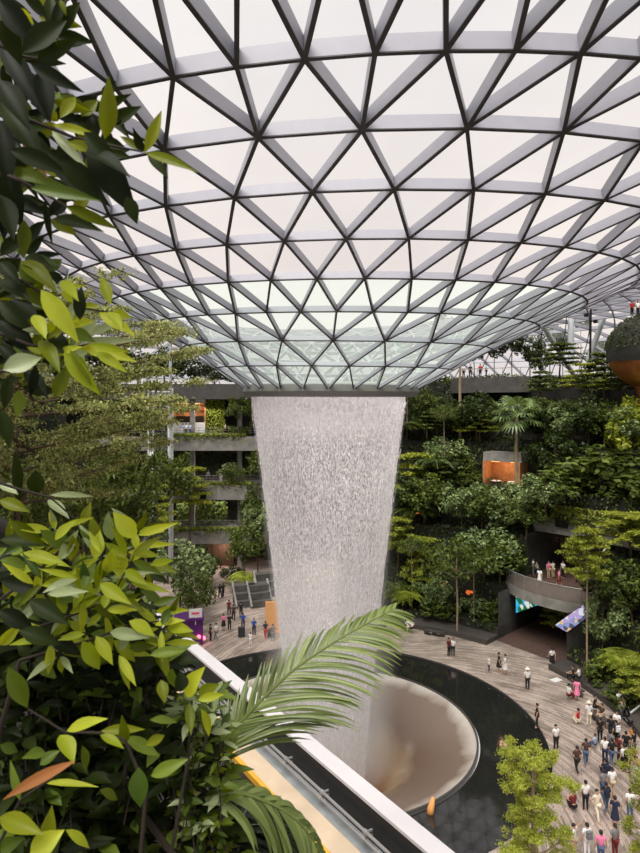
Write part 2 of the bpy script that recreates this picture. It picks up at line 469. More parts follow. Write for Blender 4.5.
# fine spray carried round the curtain: even haze in two thin sleeves
m, nt, out = new_mat('spray'); vs = N(nt, 'ShaderNodeVolumeScatter', Color=(.99, .965, .97, 1), Density=.3); nt.links.new(vs.outputs[0], out.inputs['Volume'])
m, nt, out = new_mat('spray_thin'); vs = N(nt, 'ShaderNodeVolumeScatter', Color=(.99, .965, .97, 1), Density=.06); nt.links.new(vs.outputs[0], out.inputs['Volume'])
def sleeve(lo, hi, m_):
    zs = [EYE - .2 - 26 * i / 26 for i in range(27)]
    B = MB(); B.lathe([(wr(max(z, -3)) * (1 + (hi - 1) * min(1, .35 + i / 16)), z) for i, z in enumerate(zs)] + [(wr(max(z, -3)) * lo, z) for z in reversed(zs)], 64)
    n = 64; k = len(zs) * 2; base = 0
    B.f += [((k - 1) * n + j, (k - 1) * n + (j + 1) % n, (j + 1) % n, j) for j in range(n)]; B.m += [0] * n
    o = B.build('spray', m_, fall); face_out(o); o.location = (CX, CY, 0); o['kind'] = 'stuff'
sleeve(.94, 1.015, 'spray'); sleeve(.88, 1.07, 'spray_thin')
# mist
m, nt, out = new_mat('mist')
tc = N(nt, 'ShaderNodeTexCoord'); sp = N(nt, 'ShaderNodeSeparateXYZ'); nt.links.new(tc.outputs['Object'], sp.inputs[0])
mpv = N(nt, 'ShaderNodeVectorMath', operation='MULTIPLY'); mpv.inputs[1].default_value = (1, 1, 0); nt.links.new(tc.outputs['Object'], mpv.inputs[0])
vl = N(nt, 'ShaderNodeVectorMath', operation='LENGTH'); nt.links.new(mpv.outputs[0], vl.inputs[0])
def mapr(v, a, b, c, dd):
    mr = N(nt, 'ShaderNodeMapRange', interpolation_type='SMOOTHSTEP'); nt.links.new(v, mr.inputs['Value'])
    for k_, q in zip(('From Min', 'From Max', 'To Min', 'To Max'), (a, b, c, dd)): mr.inputs[k_].default_value = q
    return mr.outputs[0]
dens = mth('MULTIPLY', mapr(vl.outputs['Value'], 1.8, 5.2, 1., 0.), mapr(sp.outputs[2], -2., 15., 1., 0.))
dens = mth('MULTIPLY', dens, .27)
vs = N(nt, 'ShaderNodeVolumeScatter', Color=(.99, .97, .97, 1), Anisotropy=0.); nt.links.new(dens, vs.inputs['Density']); nt.links.new(vs.outputs[0], out.inputs['Volume'])
mm_ = MB(); mm_.lathe([(.01, -3.), (3.6, -3.), (6.5, -.8), (6.5, 8), (6., 15), (.01, 15.)], 32)
o = mm_.build('mist', 'mist', fall); face_out(o); o.location = (CX, CY, 0); o['kind'] = 'stuff'
bu = MB(); bu.tube([(0, 0, 0), (0.05, 0, .4), (.2, .1, .95)], [.2, .2, .1], 10)
bc = ground(430, 812, -.1); o = bu.build('buoy', 'orange_panel', smooth=True, loc=None); o.location = (bc.x, bc.y, -.3)
tag(o, 'small orange light fitting standing at the near lip of the bowl', 'light')
# ------------------------------------------------------------------ planted terraces on the far and right side
TIERS = [(21.2, .45), (23.4, 1.1), (26., 4.5), (29., 9.), (32.5, 13.5), (36., 18.), (40., 22.6), (44., 25.6)]
def polar(x, y):
    dx, dy = x - CX, y - CY
    return math.hypot(dx, dy), math.degrees(math.atan2(dx, dy))
RANGES = [(3., 118.), (-118., -47.)]
NOTCH = (45., 63.)
def T(x, y):
    r, p = polar(x, y)
    if not any(a <= p <= b for a, b in RANGES): return 0.
    z = 0.
    for rr, zz in TIERS:
        if r >= rr: z = zz
    if NOTCH[0] < p < NOTCH[1] and r < 36 and z < 9.5:
        return 0. if r < 28.5 else 11.3
    return z
def hit(px, py, far=140):
    """the planted ground first met by the sight line through a pixel"""
    d = Vector(((px - 320) / F, 1., -(py - 400) / F)); t = 12.
    while t < far:
        p = Vector((0, 0, EYE)) + d * t
        if p.z <= T(p.x, p.y) + .02:
            # step on to the top of the wall that was met
            q = p + Vector((d.x, d.y, 0)) * .5
            return Vector((q.x, q.y, T(q.x, q.y)))
        t += .06
    return None
def pol(r, deg, z): a = math.radians(deg); return (CX + r * math.sin(a), CY + r * math.cos(a), z)
def terrain():
    prev = 0.
    for (r, z) in TIERS:
        nxt = [q for q, _ in TIERS if q > r]; r2 = nxt[0] if nxt else 66.
        B = MB()
        for (a, b) in RANGES:
            spans = [(a, b)]
            if a > 0 and z < 9.5: spans = [(a, NOTCH[0]), (NOTCH[1], b)]
            for s, e in spans:
                n = max(2, int((e - s) / 2.5)); ang = [s + (e - s) * i / n for i in range(n + 1)]
                B.quadgrid([[pol(r, q, prev - .3) for q in ang], [pol(r, q, z) for q in ang]], 0)
                B.quadgrid([[pol(r, q, z) for q in ang], [pol(r2 + .05, q, z) for q in ang]], 1)
                for q in (s, e): B.poly([pol(r, q, -.3), pol(r2, q, -.3), pol(r2, q, z), pol(r, q, z)], 0)
        o = B.build('terrace_wall', ['bench_dark' if r < 23 else 'rock_wall', 'bench_dark' if r < 23 else 'soil'])
        tag(o, None, 'terrace', kind='structure')
        o['label'] = 'dark terrace retaining wall and planting bed rising behind the plaza'
        prev = z
terrain()
# portal under the balcony: band wall, soffit, back wall, balcony slab
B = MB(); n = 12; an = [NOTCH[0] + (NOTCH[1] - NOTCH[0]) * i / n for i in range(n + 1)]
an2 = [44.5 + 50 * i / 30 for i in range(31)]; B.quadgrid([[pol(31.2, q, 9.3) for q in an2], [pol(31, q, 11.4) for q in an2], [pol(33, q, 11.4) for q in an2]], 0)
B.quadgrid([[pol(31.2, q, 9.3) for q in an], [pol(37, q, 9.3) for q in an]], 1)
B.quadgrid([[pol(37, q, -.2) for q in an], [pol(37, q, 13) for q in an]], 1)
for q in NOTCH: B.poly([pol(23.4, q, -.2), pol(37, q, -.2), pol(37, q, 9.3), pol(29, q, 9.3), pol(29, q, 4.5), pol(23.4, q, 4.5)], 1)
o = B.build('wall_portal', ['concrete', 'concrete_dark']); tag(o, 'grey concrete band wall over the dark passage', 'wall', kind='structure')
B = MB()
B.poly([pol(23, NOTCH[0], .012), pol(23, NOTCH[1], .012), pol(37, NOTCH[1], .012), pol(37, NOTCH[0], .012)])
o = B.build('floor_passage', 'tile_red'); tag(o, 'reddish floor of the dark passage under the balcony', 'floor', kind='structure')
# balcony
BAL = (54.5, 28.8, 5.0)
def bal_pts(z, g=0.):
    a = math.radians(BAL[0]); u = Vector((math.cos(a), -math.sin(a), 0)); w = Vector((math.sin(a), math.cos(a), 0))
    c = Vector((CX, CY, 0)) + w * BAL[1]; pts = []
    for i in range(41):
        t = PI * i / 40
        pts.append(c - u * (6.3 + g) * math.cos(t) * (1.) - w * (4.6 + g) * math.sin(t) ** .8 + Vector((0, 0, z)))
    pts = [c - u * (6.3 + g) + w * 7 + Vector((0, 0, z))] + pts + [c + u * (6.3 + g) + w * 7 + Vector((0, 0, z))]
    return pts
bal = empty('balcony', bal_pts(5.0)[20])
tag(bal, 'round fronted grey viewing balcony with glass railing over the dark passage', 'balcony')
def child_world(o, p):  # keep world-space mesh under an empty that is not at the origin
    o.parent = p; o.matrix_parent_inverse = Matrix.Translation(-Vector(p.location)) @ Matrix.Identity(4); return o
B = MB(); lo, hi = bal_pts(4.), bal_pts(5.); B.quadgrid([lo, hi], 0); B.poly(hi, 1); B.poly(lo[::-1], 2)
child_world(B.build('slab', ['concrete', 'tile_red', 'concrete_dark']), bal)
m, nt, out = new_mat('rail_glass'); t = N(nt, 'ShaderNodeBsdfTransparent', Color=(.8, .8, .8, 1)); g = N(nt, 'ShaderNodeBsdfPrincipled', Roughness=.1); g.inputs['Base Color'].default_value = lin((150, 142, 134))
x = N(nt, 'ShaderNodeMixShader', Fac=.55); nt.links.new(t.outputs[0], x.inputs[1]); nt.links.new(g.outputs[0], x.inputs[2]); nt.links.new(x.outputs[0], out.inputs[0])
B = MB(); B.quadgrid([bal_pts(5., -.08), bal_pts(6.25, -.08)], 0); gl = child_world(B.build('glass_railing', 'rail_glass'), bal)
B = MB(); tp_ = bal_pts(6.28, -.08); B.tube(tp_, .05, 6); child_world(B.build('handrail', 'rail_metal'), bal)
for i in range(2, 42, 3):
    B = MB(); p = bal_pts(5., -.1)[i]; B.bar(p, p + Vector((0, 0, 1.28)), .05, .05); child_world(B.build('baluster', 'rail_metal'), bal)
# doorway glow on the balcony's back wall
p = at(562, 545, 76.)
# screens under the balcony
def screen_mat(name, cols, sc):
    m, nt, out = new_mat(name); tc = N(nt, 'ShaderNodeTexCoord'); v = N(nt, 'ShaderNodeTexVoronoi', Scale=sc); nt.links.new(tc.outputs['Object'], v.inputs['Vector'])
    s = N(nt, 'ShaderNodeSeparateColor'); nt.links.new(v.outputs['Color'], s.inputs[0])
    r = ramp(nt, [(i / len(cols), lin(c)) for i, c in enumerate(cols)], 'CONSTANT'); nt.links.new(s.outputs[0], r.inputs[0])
    e = N(nt, 'ShaderNodeEmission', Strength=.9); nt.links.new(r.outputs[0], e.inputs[0]); nt.links.new(e.outputs[0], out.inputs[0])
screen_mat('screen_blue', [(70, 190, 230), (60, 180, 225), (60, 130, 80), (80, 200, 240), (230, 230, 220), (40, 110, 70)], 2.2)
screen_mat('screen_pale', [(230, 226, 236), (190, 170, 220), (235, 200, 130), (240, 240, 240), (150, 160, 210), (90, 90, 110)], 2.6)
def slab_screen(name, mat, pts, label):
    c = sum(pts, Vector()) / 4
    n = (pts[1] - pts[0]).cross(pts[3] - pts[0]).normalized()
    if n.y > 0: n = -n
    e = empty(name, c); tag(e, label, 'screen')
    B = MB(); B.poly([p + n * .02 - c for p in pts]); B.build('display', mat, e)
    B = MB(); B.hexa([p - n * .18 - c for p in pts] + [p - c for p in pts]); B.build('housing', 'black_metal', e)
slab_screen('video_screen', 'screen_blue', [at(516, 613, 62.6), at(541, 604, 60.), at(541, 592, 60.), at(516, 594, 62.6)], 'bright blue and green video screen under the left end of the balcony')
slab_screen('video_screen', 'screen_pale', [at(567, 632, 55.6), at(593, 613, 53.8), at(583, 605, 54.4), at(555, 625, 56.2)], 'slanting pale video screen behind the tall tiered tree')

# warm lit alcoves in the planting
def alcove(px, py0, py1, wpx, depth, label, tables=2):
    b = hit(px, py1); p = at(px, py1, b.y)
    Y = b.y - .2; w = wpx / F * Y; h = (py1 - py0) / F * Y; z = EYE - (py1 - 400) / F * Y; x = (px - 320) / F * Y
    e = empty('cafe_alcove', (x, Y, z), 0); e.rotation_euler.z = -math.radians(polar(x, Y)[1])
    tag(e, label, 'cafe')
    B = MB(); B.box((0, depth / 2, -.12), (w + .5, depth, .24)); B.build('floor', 'wood_warm', e)
    B = MB(); B.box((0, depth, h / 2), (w + .5, .2, h)); B.build('back_wall', 'wood_warm', e)
    for s in (-1, 1):
        B = MB(); B.box((s * (w / 2 + .15), depth / 2, h / 2), (.2, depth, h)); B.build('side_wall', 'wood_warm', e)
    B = MB(); B.box((0, depth / 2 + .3, h + .5), (w + .6, depth, 1.)); B.build('canopy', 'concrete', e)
    for q in (-.3, .3):
        B = MB(); B.box((q * w, depth * .5, h - .08), (w * .25, .3, .08)); B.build('ceiling_lamp', 'lamp_warm', e)
    for k in range(tables):
        tx = (-.25 + .5 * k) * w
        t = empty('cafe_table', e.matrix_basis @ Vector((tx, depth * .4, 0)))
        tag(t, 'small round table in the orange lit alcove, ' + ('left' if k == 0 else 'right') + ' one of the two' if depth > 2.4 else 'small table in the alcove', 'table')
        B = MB(); B.lathe([(.01, .74), (.55, .74), (.55, .78), (.01, .78)], 16); B.build('table_top', 'white_paint', t)
        B = MB(); B.lathe([(.3, 0), (.05, .05), (.05, .74)], 10); B.build('pedestal', 'black_metal', t)
    l = bpy.data.lights.new('alcove_light', 'POINT'); l.energy = 110; l.color = (1, .62, .36); l.shadow_soft_size = .5
    lo = bpy.data.objects.new('alcove_light', l); COL.objects.link(lo); lo.location = e.matrix_basis @ Vector((0, depth * .4, h - .6))
    return e
alcove(501, 462, 489, 34, 2.6, 'orange lit cafe alcove with tables, set in the planted slope beside the fan palm')
def glow(px, py, label, w=.9, h=.8, mat='lamp_red', Y=None):
    b = hit(px, py + 4); Y = Y or b.y - .4
    p = at(px, py, Y); e = empty('wall_lantern', p); tag(e, label, 'lantern')
    B = MB(); B.lathe([(.01, -h / 2), (w * .4, -h / 2), (w * .5, 0), (w * .4, h / 2), (.01, h / 2)], 10); B.build('shade', mat, e)
    B = MB(); B.bar((0, 0, h / 2), (0, .8, h / 2 + .3), .06, .06); B.build('bracket', 'black_metal', e)
glow(417, 511, 'small orange glow among ferns right of the waterfall', .8, .5, 'lamp_red')
glow(444, 586, 'orange lantern low behind the slender plaza tree', .4, .9, 'lamp_red')
glow(470, 592, 'dim red lantern right of the slender plaza tree', .9, .4, 'lamp_red')

# dark square sign panel on the band wall, and glowing doorway below it
p = at(561, 521, 64.6); B = MB(); B.box((0, 0, 0), (1.15, .12, 1.15)); B.box((0, .1, 0), (1.35, .1, 1.35)); o = B.build('wall_panel', 'black_metal'); o.location = p; o.rotation_euler.z = -math.radians(50)
tag(o, 'square black panel on the concrete band above the balcony', 'panel')
p = at(561, 548, 72.); e = empty('door_portal', p, -math.radians(50)); tag(e, None, None, kind='structure')
B = MB(); B.box((0, 0, 0), (1.9, .15, 5.2)); B.build('door_panel', 'wood_warm', e)
l = bpy.data.lights.new('door_light', 'POINT'); l.energy = 120; l.color = (1, .5, .25); l.shadow_soft_size = .3
lo = bpy.data.objects.new('door_light', l); COL.objects.link(lo); lo.location = p + Vector((-.8, -1., 1.3))
# escalator rails right
for k, (a, b_) in enumerate([((603, 552), (616, 536)), ((612, 560), (628, 540)), ((622, 566), (640, 546))]):
    B = MB(); A = at(*a, 60.); Bq = at(*b_, 63.); B.bar(A, Bq, .12, .12); B.bar(A - Vector((0, 0, .8)), Bq - Vector((0, 0, .8)), .1, .5, mi=1)
    for t in (.05, .5, .95):
        q = A.lerp(Bq, t); B.bar(q, q - Vector((0, 0, .8)), .06, .06, Vector((1, 0, 0)), 1)
    o = B.build('escalator_rail', ['white_paint', 'concrete_dark'])
    tag(o, ['pale sloping escalator rail, upper left of three beside the terrace trees', 'middle sloping escalator rail of three above the right trees', 'lower right sloping escalator rail of three at the photo edge'][k], 'rail')
# sign board rail at right bench
B = MB(); B.bar(ground(628, 722) + Vector((0, 0, .5)), ground(646, 713) + Vector((0, 0, .9)), .1, .1)
B.bar(ground(629, 724), ground(629, 724) + Vector((0, 0, .55)), .06, .06, Vector((1, 0, 0))); B.bar(ground(643, 717), ground(643, 717) + Vector((0, 0, .85)), .06, .06, Vector((1, 0, 0)))
o = B.build('handrail', 'white_paint'); tag(o, 'short white sloping handrail beside the seated couple at right', 'rail')

# ------------------------------------------------------------------ canopy level at the right: bridge, struts, poles, round copper pod
def canopy_bridge():
    B = MB(); a, b_ = at(461, 393, 81.), at(530, 392, 76.6)
    B.hexa([a, b_, b_ + Vector((1.5, 6, 0)), a + Vector((-.5, 6, 0))] + [q + Vector((0, 0, 1.9)) for q in (a, b_, b_ + Vector((1.5, 6, 0)), a + Vector((-.5, 6, 0)))])
    o = B.build('walkway_slab', 'concrete_dark'); tag(o, 'grey walkway slab under the people at canopy level', 'walkway', kind='structure')
    B = MB(); u = Vector((0, 0, 1.9)); B.bar(a + u + Vector((0, .2, 1.1)), b_ + u + Vector((0, .2, 1.1)), .07, .07)
    for t in range(9):
        q = a.lerp(b_, t / 8) + u + Vector((0, .2, 0)); B.bar(q, q + Vector((0, 0, 1.1)), .05, .05, Vector((1, 0, 0)))
    o = B.build('walkway_railing', 'rail_metal'); tag(o, 'thin metal railing along the canopy level walkway', 'railing')
canopy_bridge()
STR = [('white roof column standing upright among the canopy trees', (571, 352), (571, 312), 84., 84., .4),
       ('white sloping strut leaning left toward the roof edge', (572, 372), (538, 318), 84., 78., .3),
       ('white sloping strut leaning right toward the dome', (592, 350), (619, 275), 84., 80., .34),
       ('thin white sloping strut right of the black pole', (618, 345), (640, 264), 92., 90., .2)]
for lab, a, b_, Ya, Yb, r in STR:
    A, Bq = at(*a, Ya), at(*b_, Yb); A = A - (Bq - A).normalized() * 1.5
    B = MB(); B.tube([A, Bq], r, 12); B.tube([Bq, Bq + (Bq - A).normalized() * .8], [r, r * .4], 12)
    o = B.build('roof_strut', 'strut_white', smooth=False); tag(o, lab, 'column')
p0, p1 = at(590, 362, 76.), at(591, 293, 76.)
e = empty('lamp_pole', p0); tag(e, 'tall black lamp pole with small floodlights beside the white struts', 'lamp pole')
B = MB(); B.tube([(0, 0, -1), p1 - p0], .14, 8); B.build('pole', 'black_metal', e)
for k in range(5):
    B = MB(); z = (p1 - p0).z - .4 - k * .75; s = 1 if k % 2 == 0 else -1
    B.bar((0, 0, z), (s * .5, -.1, z), .06, .06); B.box((s * .55, -.2, z), (.35, .4, .4)); B.build('floodlight', 'black_metal', e)
p0 = at(460, 441, 79.); p1 = at(460, 364, 79.)
B = MB(); B.tube([p0 - Vector((0, 0, 1.)), p0.lerp(p1, .5), p1], [.2, .18, .14], 8); B.tube([p1, p1 + Vector((0, 0, .3))], [.22, .1], 8)
o = B.build('mast', 'bark_pale'); tag(o, 'tall thin pale mast rising from the slope to the walkway', 'pole')
# round pod
pc = at(646, 352, 66.); r = 3.7
e = empty('garden_pod', (pc.x, pc.y, pc.z - r)); tag(e, 'large round copper pod with dark planted top at the right edge', 'sculpture')
B = MB(); B.lathe([(r * math.sin(t), r - r * math.cos(t)) for t in np.linspace(.02, 1.5, 20)], 40); B.build('copper_shell', 'copper', e, smooth=True)
B = MB(); B.lathe([(r * 1.03 * math.sin(t), r - r * 1.03 * math.cos(t)) for t in np.linspace(1.3, 3.13, 16)], 40); B.build('dark_cap', 'rock_wall', e, smooth=True)
B = MB(); B.lathe([(.9, -3.4), (.7, -1), (1.2, .4)], 16); B.build('stem', 'copper', e)
n_ = 1600; u = unit(n_); u[:, 2] = np.abs(u[:, 2]) * .9 + .05; u /= np.linalg.norm(u, axis=1, keepdims=True)
V, Fq = leafquads(u * (r * 1.06) + np.array([0, 0, r]), unit(n_) * .6 + u * .2, u, RS.uniform(.2, .4, n_), RS.uniform(.1, .2, n_))
raw('planting', V, Fq, 'leaf_deep', None, e)

# ------------------------------------------------------------------ left: open storeys with planted troughs
def storeys():
    B = MB(); X0, X1, Y0, Y1 = -48., -7.2, 86.5, 95.
    for z, t in ((3.7, 1.8), (9.6, 2.), (16.2, 1.9), (23.1, 2.)):
        B.box(((X0 + X1) / 2, (Y0 + Y1) / 2, z + t / 2 - .2), (X1 - X0, Y1 - Y0, t - .4), 0)
        B.box(((X0 + X1) / 2, Y0 - .35, z + t / 2), (X1 - X0, .7, t), 0 if z < 20 else 1)
        B.box(((X0 + X1) / 2, Y0 - .35, z + t + .02), (X1 - X0 - .2, .5, .06), 2)
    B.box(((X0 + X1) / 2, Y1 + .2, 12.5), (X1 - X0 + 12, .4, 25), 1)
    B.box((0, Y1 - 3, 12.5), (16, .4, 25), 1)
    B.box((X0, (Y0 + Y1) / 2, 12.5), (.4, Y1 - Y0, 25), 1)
    for x in (-23, -17.5, -11.): B.box((x, Y0 + 1.4, 12), (.6, .6, 24), 0)
    o = B.build('wall_storeys', ['concrete', 'concrete_dark', 'soil']); tag(o, 'grey concrete storeys with planted troughs left of the waterfall', 'building', kind='structure')
storeys()
for z, lab in ((11.6, 'middle'), (5.5, 'lowest'), (18.1, 'upper')):
    e = empty('balcony_railing', (-18.5, 87.2, z)); tag(e, f'thin metal railing along the {lab} planted storey left of the waterfall', 'railing')
    for h in (.45, .75, 1.1):
        B = MB(); B.bar((-11, 0, h), (11, 0, h), .05, .05); B.build('rail', 'rail_metal', e)
    for k in range(23): B = MB(); B.bar((-11 + k, 0, 0), (-11 + k, 0, 1.1), .05, .05, Vector((1, 0, 0))); B.build('baluster', 'rail_metal', e)
# cafe room on the upper storey
p = at(191, 437, 90.)
e = empty('cafe_room', (p.x, 88.2, 18.1)); tag(e, 'cafe with warm lit brown interior and white front on the upper left storey', 'cafe')
B = MB(); B.box((0, 0, .9), (4.6, .2, 1.8)); B.box((0, 0, 4.9), (4.6, .3, .9)); B.build('white_front', 'white_paint', e)
B = MB(); B.box((0, 2.6, 3), (4.6, .2, 4)); B.build('back_wall', 'wood_warm', e)
B = MB(); B.box((0, 1.4, 2.2), (4.2, .6, .9)); B.build('counter', 'bark_dark', e)
B = MB(); B.box((0, 2.3, 3.4), (3.8, .3, .12)); B.box((0, 2.3, 4.1), (3.8, .3, .12)); B.build('shelf', 'bark', e)
B = MB(); B.box((-2.3, 1.3, 3), (.15, 2.6, 4.)); B.build('side_wall', 'wood_warm', e); B = MB(); B.box((2.3, 1.3, 3), (.15, 2.6, 4.)); B.build('side_wall', 'wood_warm', e)
for q in (-.9, .9): B = MB(); B.box((q, 1.2, 4.4), (.9, .4, .1)); B.build('ceiling_lamp', 'lamp_warm', e)
B = MB(); B.box((0, 1.4, 5.3), (4.9, 3.2, .3)); B.build('roof', 'concrete_dark', e)
l = bpy.data.lights.new('cafe_light', 'POINT'); l.energy = 160; l.color = (1, .72, .5); l.shadow_soft_size = .5
lo = bpy.data.objects.new('cafe_light', l); COL.objects.link(lo); lo.location = (p.x, 89.3, 21.9)
m, nt, out = new_mat('lift_glass'); t = N(nt, 'ShaderNodeBsdfTransparent', Color=(.86, .9, .9, 1)); g = N(nt, 'ShaderNodeBsdfGlossy', Roughness=.15); x = N(nt, 'ShaderNodeMixShader', Fac=.15); nt.links.new(t.outputs[0], x.inputs[1]); nt.links.new(g.outputs[0], x.inputs[2]); nt.links.new(x.outputs[0], out.inputs[0])
# glazed lift tower
p = at(166, 437, 86.)
e = empty('lift_tower', (p.x - .2, 83.9, 0)); tag(e, 'white framed glass lift tower left of the cafe room', 'lift')
H = 24.6
B = MB()
for x in (-1.3, 1.3):
    for y in (-1.2, 1.2): B.bar((x, y, 0), (x, y, H), .16, .16, Vector((1, 0, 0)))
for k in range(8):
    z = 1 + k * 3.3
    for y in (-1.2, 1.2): B.bar((-1.3, y, z), (1.3, y, z), .12, .12)
    for x in (-1.3, 1.3): B.bar((x, -1.2, z), (x, 1.2, z), .12, .12)
B.build('frame', 'white_paint', e)
B = MB(); B.box((0, 0, H / 2), (2.5, 2.3, H - .2)); B.build('glazing', 'lift_glass', e)
B = MB(); B.tube([(1.6, -1.3, 0), (1.6, -1.3, 31.)], .2, 10); o = B.build('mast', 'strut_white', e)
# living wall strip beside the cafe
p = at(215, 412, 89.)
B = MB(); B.box((0, 0, 0), (2.8, .5, 6.)); 
o = B.build('green_wall', 'soil'); o.location = p; tag(o, 'yellow green living wall panel right of the cafe room', 'green wall')
n_ = 900; C = np.column_stack([RS.uniform(-1.4, 1.4, n_), RS.uniform(-.55, -.25, n_), RS.uniform(-3, 3, n_)])
V, Fq = leafquads(C, unit(n_) + np.array([0, -.5, -.6]), unit(n_) * .4 + np.array([0, -1, .3]), RS.uniform(.25, .5, n_), RS.uniform(.15, .28, n_)); raw('foliage', V, Fq, 'leaf_yellow', None, o)
# vent panels
for (px, py, lab) in ((200, 495, 'small black square panel on the middle planted storey'), (170, 506, 'grey framed window at the left end of the middle storey')):
    p = at(px, py, 85.7); B = MB(); B.box((0, 0, 0), (1.4, .1, .9)); B.box((0, .06, 0), (1.6, .08, 1.1)); o = B.build('vent_panel', 'black_metal'); o.location = p; tag(o, lab, 'panel')
# brown entrance at ground level
p = at(219, 567, 88.); e = empty('door_entrance', (p.x, 89., 0)); tag(e, None, None, kind='structure')
B = MB(); B.box((0, 0, 1.7), (3.8, .2, 3.4)); B.build('door_panel', 'tile_red', e)
B = MB()
for k in range(5): B.box((-1.8 + .9 * k, -.15, 1.7), (.14, .1, 3.4))
B.build('door_frame', 'bark', e)
l = bpy.data.lights.new('entrance_light', 'POINT'); l.energy = 160; l.color = (1, .7, .5); l.shadow_soft_size = .4
lo = bpy.data.objects.new('entrance_light', l); COL.objects.link(lo); lo.location = (p.x + .6, 87.6, 2.6)

plain('cloth_pink', (220, 80, 120), .6)
for k, (x, z) in enumerate(((-15.5, 22.4), (-20., 15.4), (-13.5, 15.4), (-19., 9.), (-13.5, 9.), (-22, 3.2))):  # unseen fill lights added under the slabs to brighten the storeys
    l = bpy.data.lights.new('storey_fill', 'AREA'); l.energy = 240; l.size = 3.; l.color = (1, .93, .84)
    lo = bpy.data.objects.new('storey_fill', l); COL.objects.link(lo); lo.location = (x, 89.5 if z < 20 else 87, z); lo.rotation_euler = (-.35, 0, 0)
# stepped stone seats behind the waterfall at left
def seat_block(px, py, w, h, d, rz, label, steps=2):
    g = ground(px, py); e = empty('stepped_seat', g, rz); tag(e, label, 'seat', None)
    for k in range(steps):
        B = MB(); B.box((0, k * d * .6, (k + 1) * h / 2), (w, d, (k + 1) * h)); B.build('step', 'concrete_dark', e)
    B = MB(); B.bar((-w / 2 - .1, -d / 2, .1), (-w / 2 - .1, d * steps * .6, h * steps + .2), .2, .5); B.build('side_wall', 'concrete', e)
    B = MB(); B.bar((w / 2 + .1, -d / 2, .1), (w / 2 + .1, d * steps * .6, h * steps + .2), .2, .5); B.build('side_wall', 'concrete', e)
seat_block(247, 606, 2.4, .7, 1.1, .35, 'grey stepped stone seat nearest the left planting', 3)
seat_block(261, 606, 2.2, .7, 1.1, .35, 'grey stepped stone seat close behind the falling water', 3)
seat_block(268, 596, 2.4, .8, 1.1, .35, 'grey stepped stone seat farthest back by the waterfall', 3)
g = ground(273, 632); B = MB(); B.box((0, 0, 1.5), (1.5, .25, 3.)); B.box((0, 0, .05), (1.8, .6, .1)); o = B.build('banner_board', 'orange_panel'); o.location = g; tag(o, 'upright orange board just left of the waterfall base', 'board')
# purple kiosk
g = ground(189, 642); e = empty('kiosk', g, .2); tag(e, 'purple promotional kiosk with white sign at the left plaza edge', 'kiosk')
B = MB(); B.box((0, 0, 1.2), (2.6, 1.8, 2.4)); B.box((0, -.2, 2.5), (2.8, 2.2, .2)); B.build('booth', 'purple', e)
B = MB(); B.box((.6, -1.2, 3.1), (1.2, .1, .8)); B.box((.6, -1.1, 2.5), (.08, .08, 1.)); B.build('sign_board', 'white_paint', e)
B = MB(); B.box((.6, -1.27, 3.1), (.7, .02, .2)); B.build('sign_print', 'cloth_pink', e)
for q in ((.9, -1.05, .8), (1.35, -.6, .5)):
    B = MB(); B.lathe([(.01, -.2), (.18, -.1), (.2, 0), (.18, .1), (.01, .2)], 10, q); B.build('lamp', 'lamp_pink', e)

# ------------------------------------------------------------------ benches on the plaza edge
def bench(a, b_, label, d=.6, h=.45):
    A, Bq = a, b_; e = empty('bench', A); tag(e, label, 'bench')
    v = Bq - A; B = MB(); B.bar(Vector((0, 0, h - .05)), v + Vector((0, 0, h - .05)), d, .1); B.build('seat', 'bench_dark', e)
    for t in (.08, .5, .92):
        B = MB(); q = v * t; B.bar(q, q + Vector((0, 0, h - .1)), .12, d * .8, v); B.build('leg', 'concrete_dark', e)
bench(ground(425, 634), ground(444, 637), 'low dark bench between the planters behind the pond')
bench(ground(571, 690), ground(581, 697), 'dark bench under the tall tiered tree at right', .7)
bench(ground(592, 716), ground(606, 728), 'dark bench with seated people right of the sun hat', .7)
# planter box of the slender plaza tree
g = ground(457, 643); B = MB()
an = [8 + i for i in range(0, 10)]
e = MB()
e.quadgrid([[pol(20.3, q, 0) for q in an], [pol(20.3, q, .55) for q in an], [pol(21.3, q, .55) for q in an]], 0)
for q in (an[0], an[-1]): e.poly([pol(20.3, q, 0), pol(21.3, q, 0), pol(21.3, q, .55), pol(20.3, q, .55)], 0)
o = e.build('planter_kerb', 'bench_dark'); tag(o, 'low dark planter kerb around the slender plaza tree', 'planter', kind='structure')
# strip planter behind the right bench: light edge
for i in range(3):
    a, b_ = ((596, 676), (612, 690), (626, 704))[i], ((610, 688), (625, 702), (640, 716))[i]
    B = MB(); B.bar(ground(*a) + Vector((0, 0, .35)), ground(*b_) + Vector((0, 0, .35)), .35, .7)
    o = B.build('planter_edge', 'concrete_dark'); tag(o, 'dark stone planter edge behind the right benches', 'planter', kind='structure')
# paper on paving
g = ground(556, 680); B = MB(); B.box((0, 0, .01), (.9, .6, .02), rz=.5); o = B.build('floor_mat', 'white_paint'); o.location = g; tag(o, 'small white mat lying on the paving left of the tiered tree', 'mat')

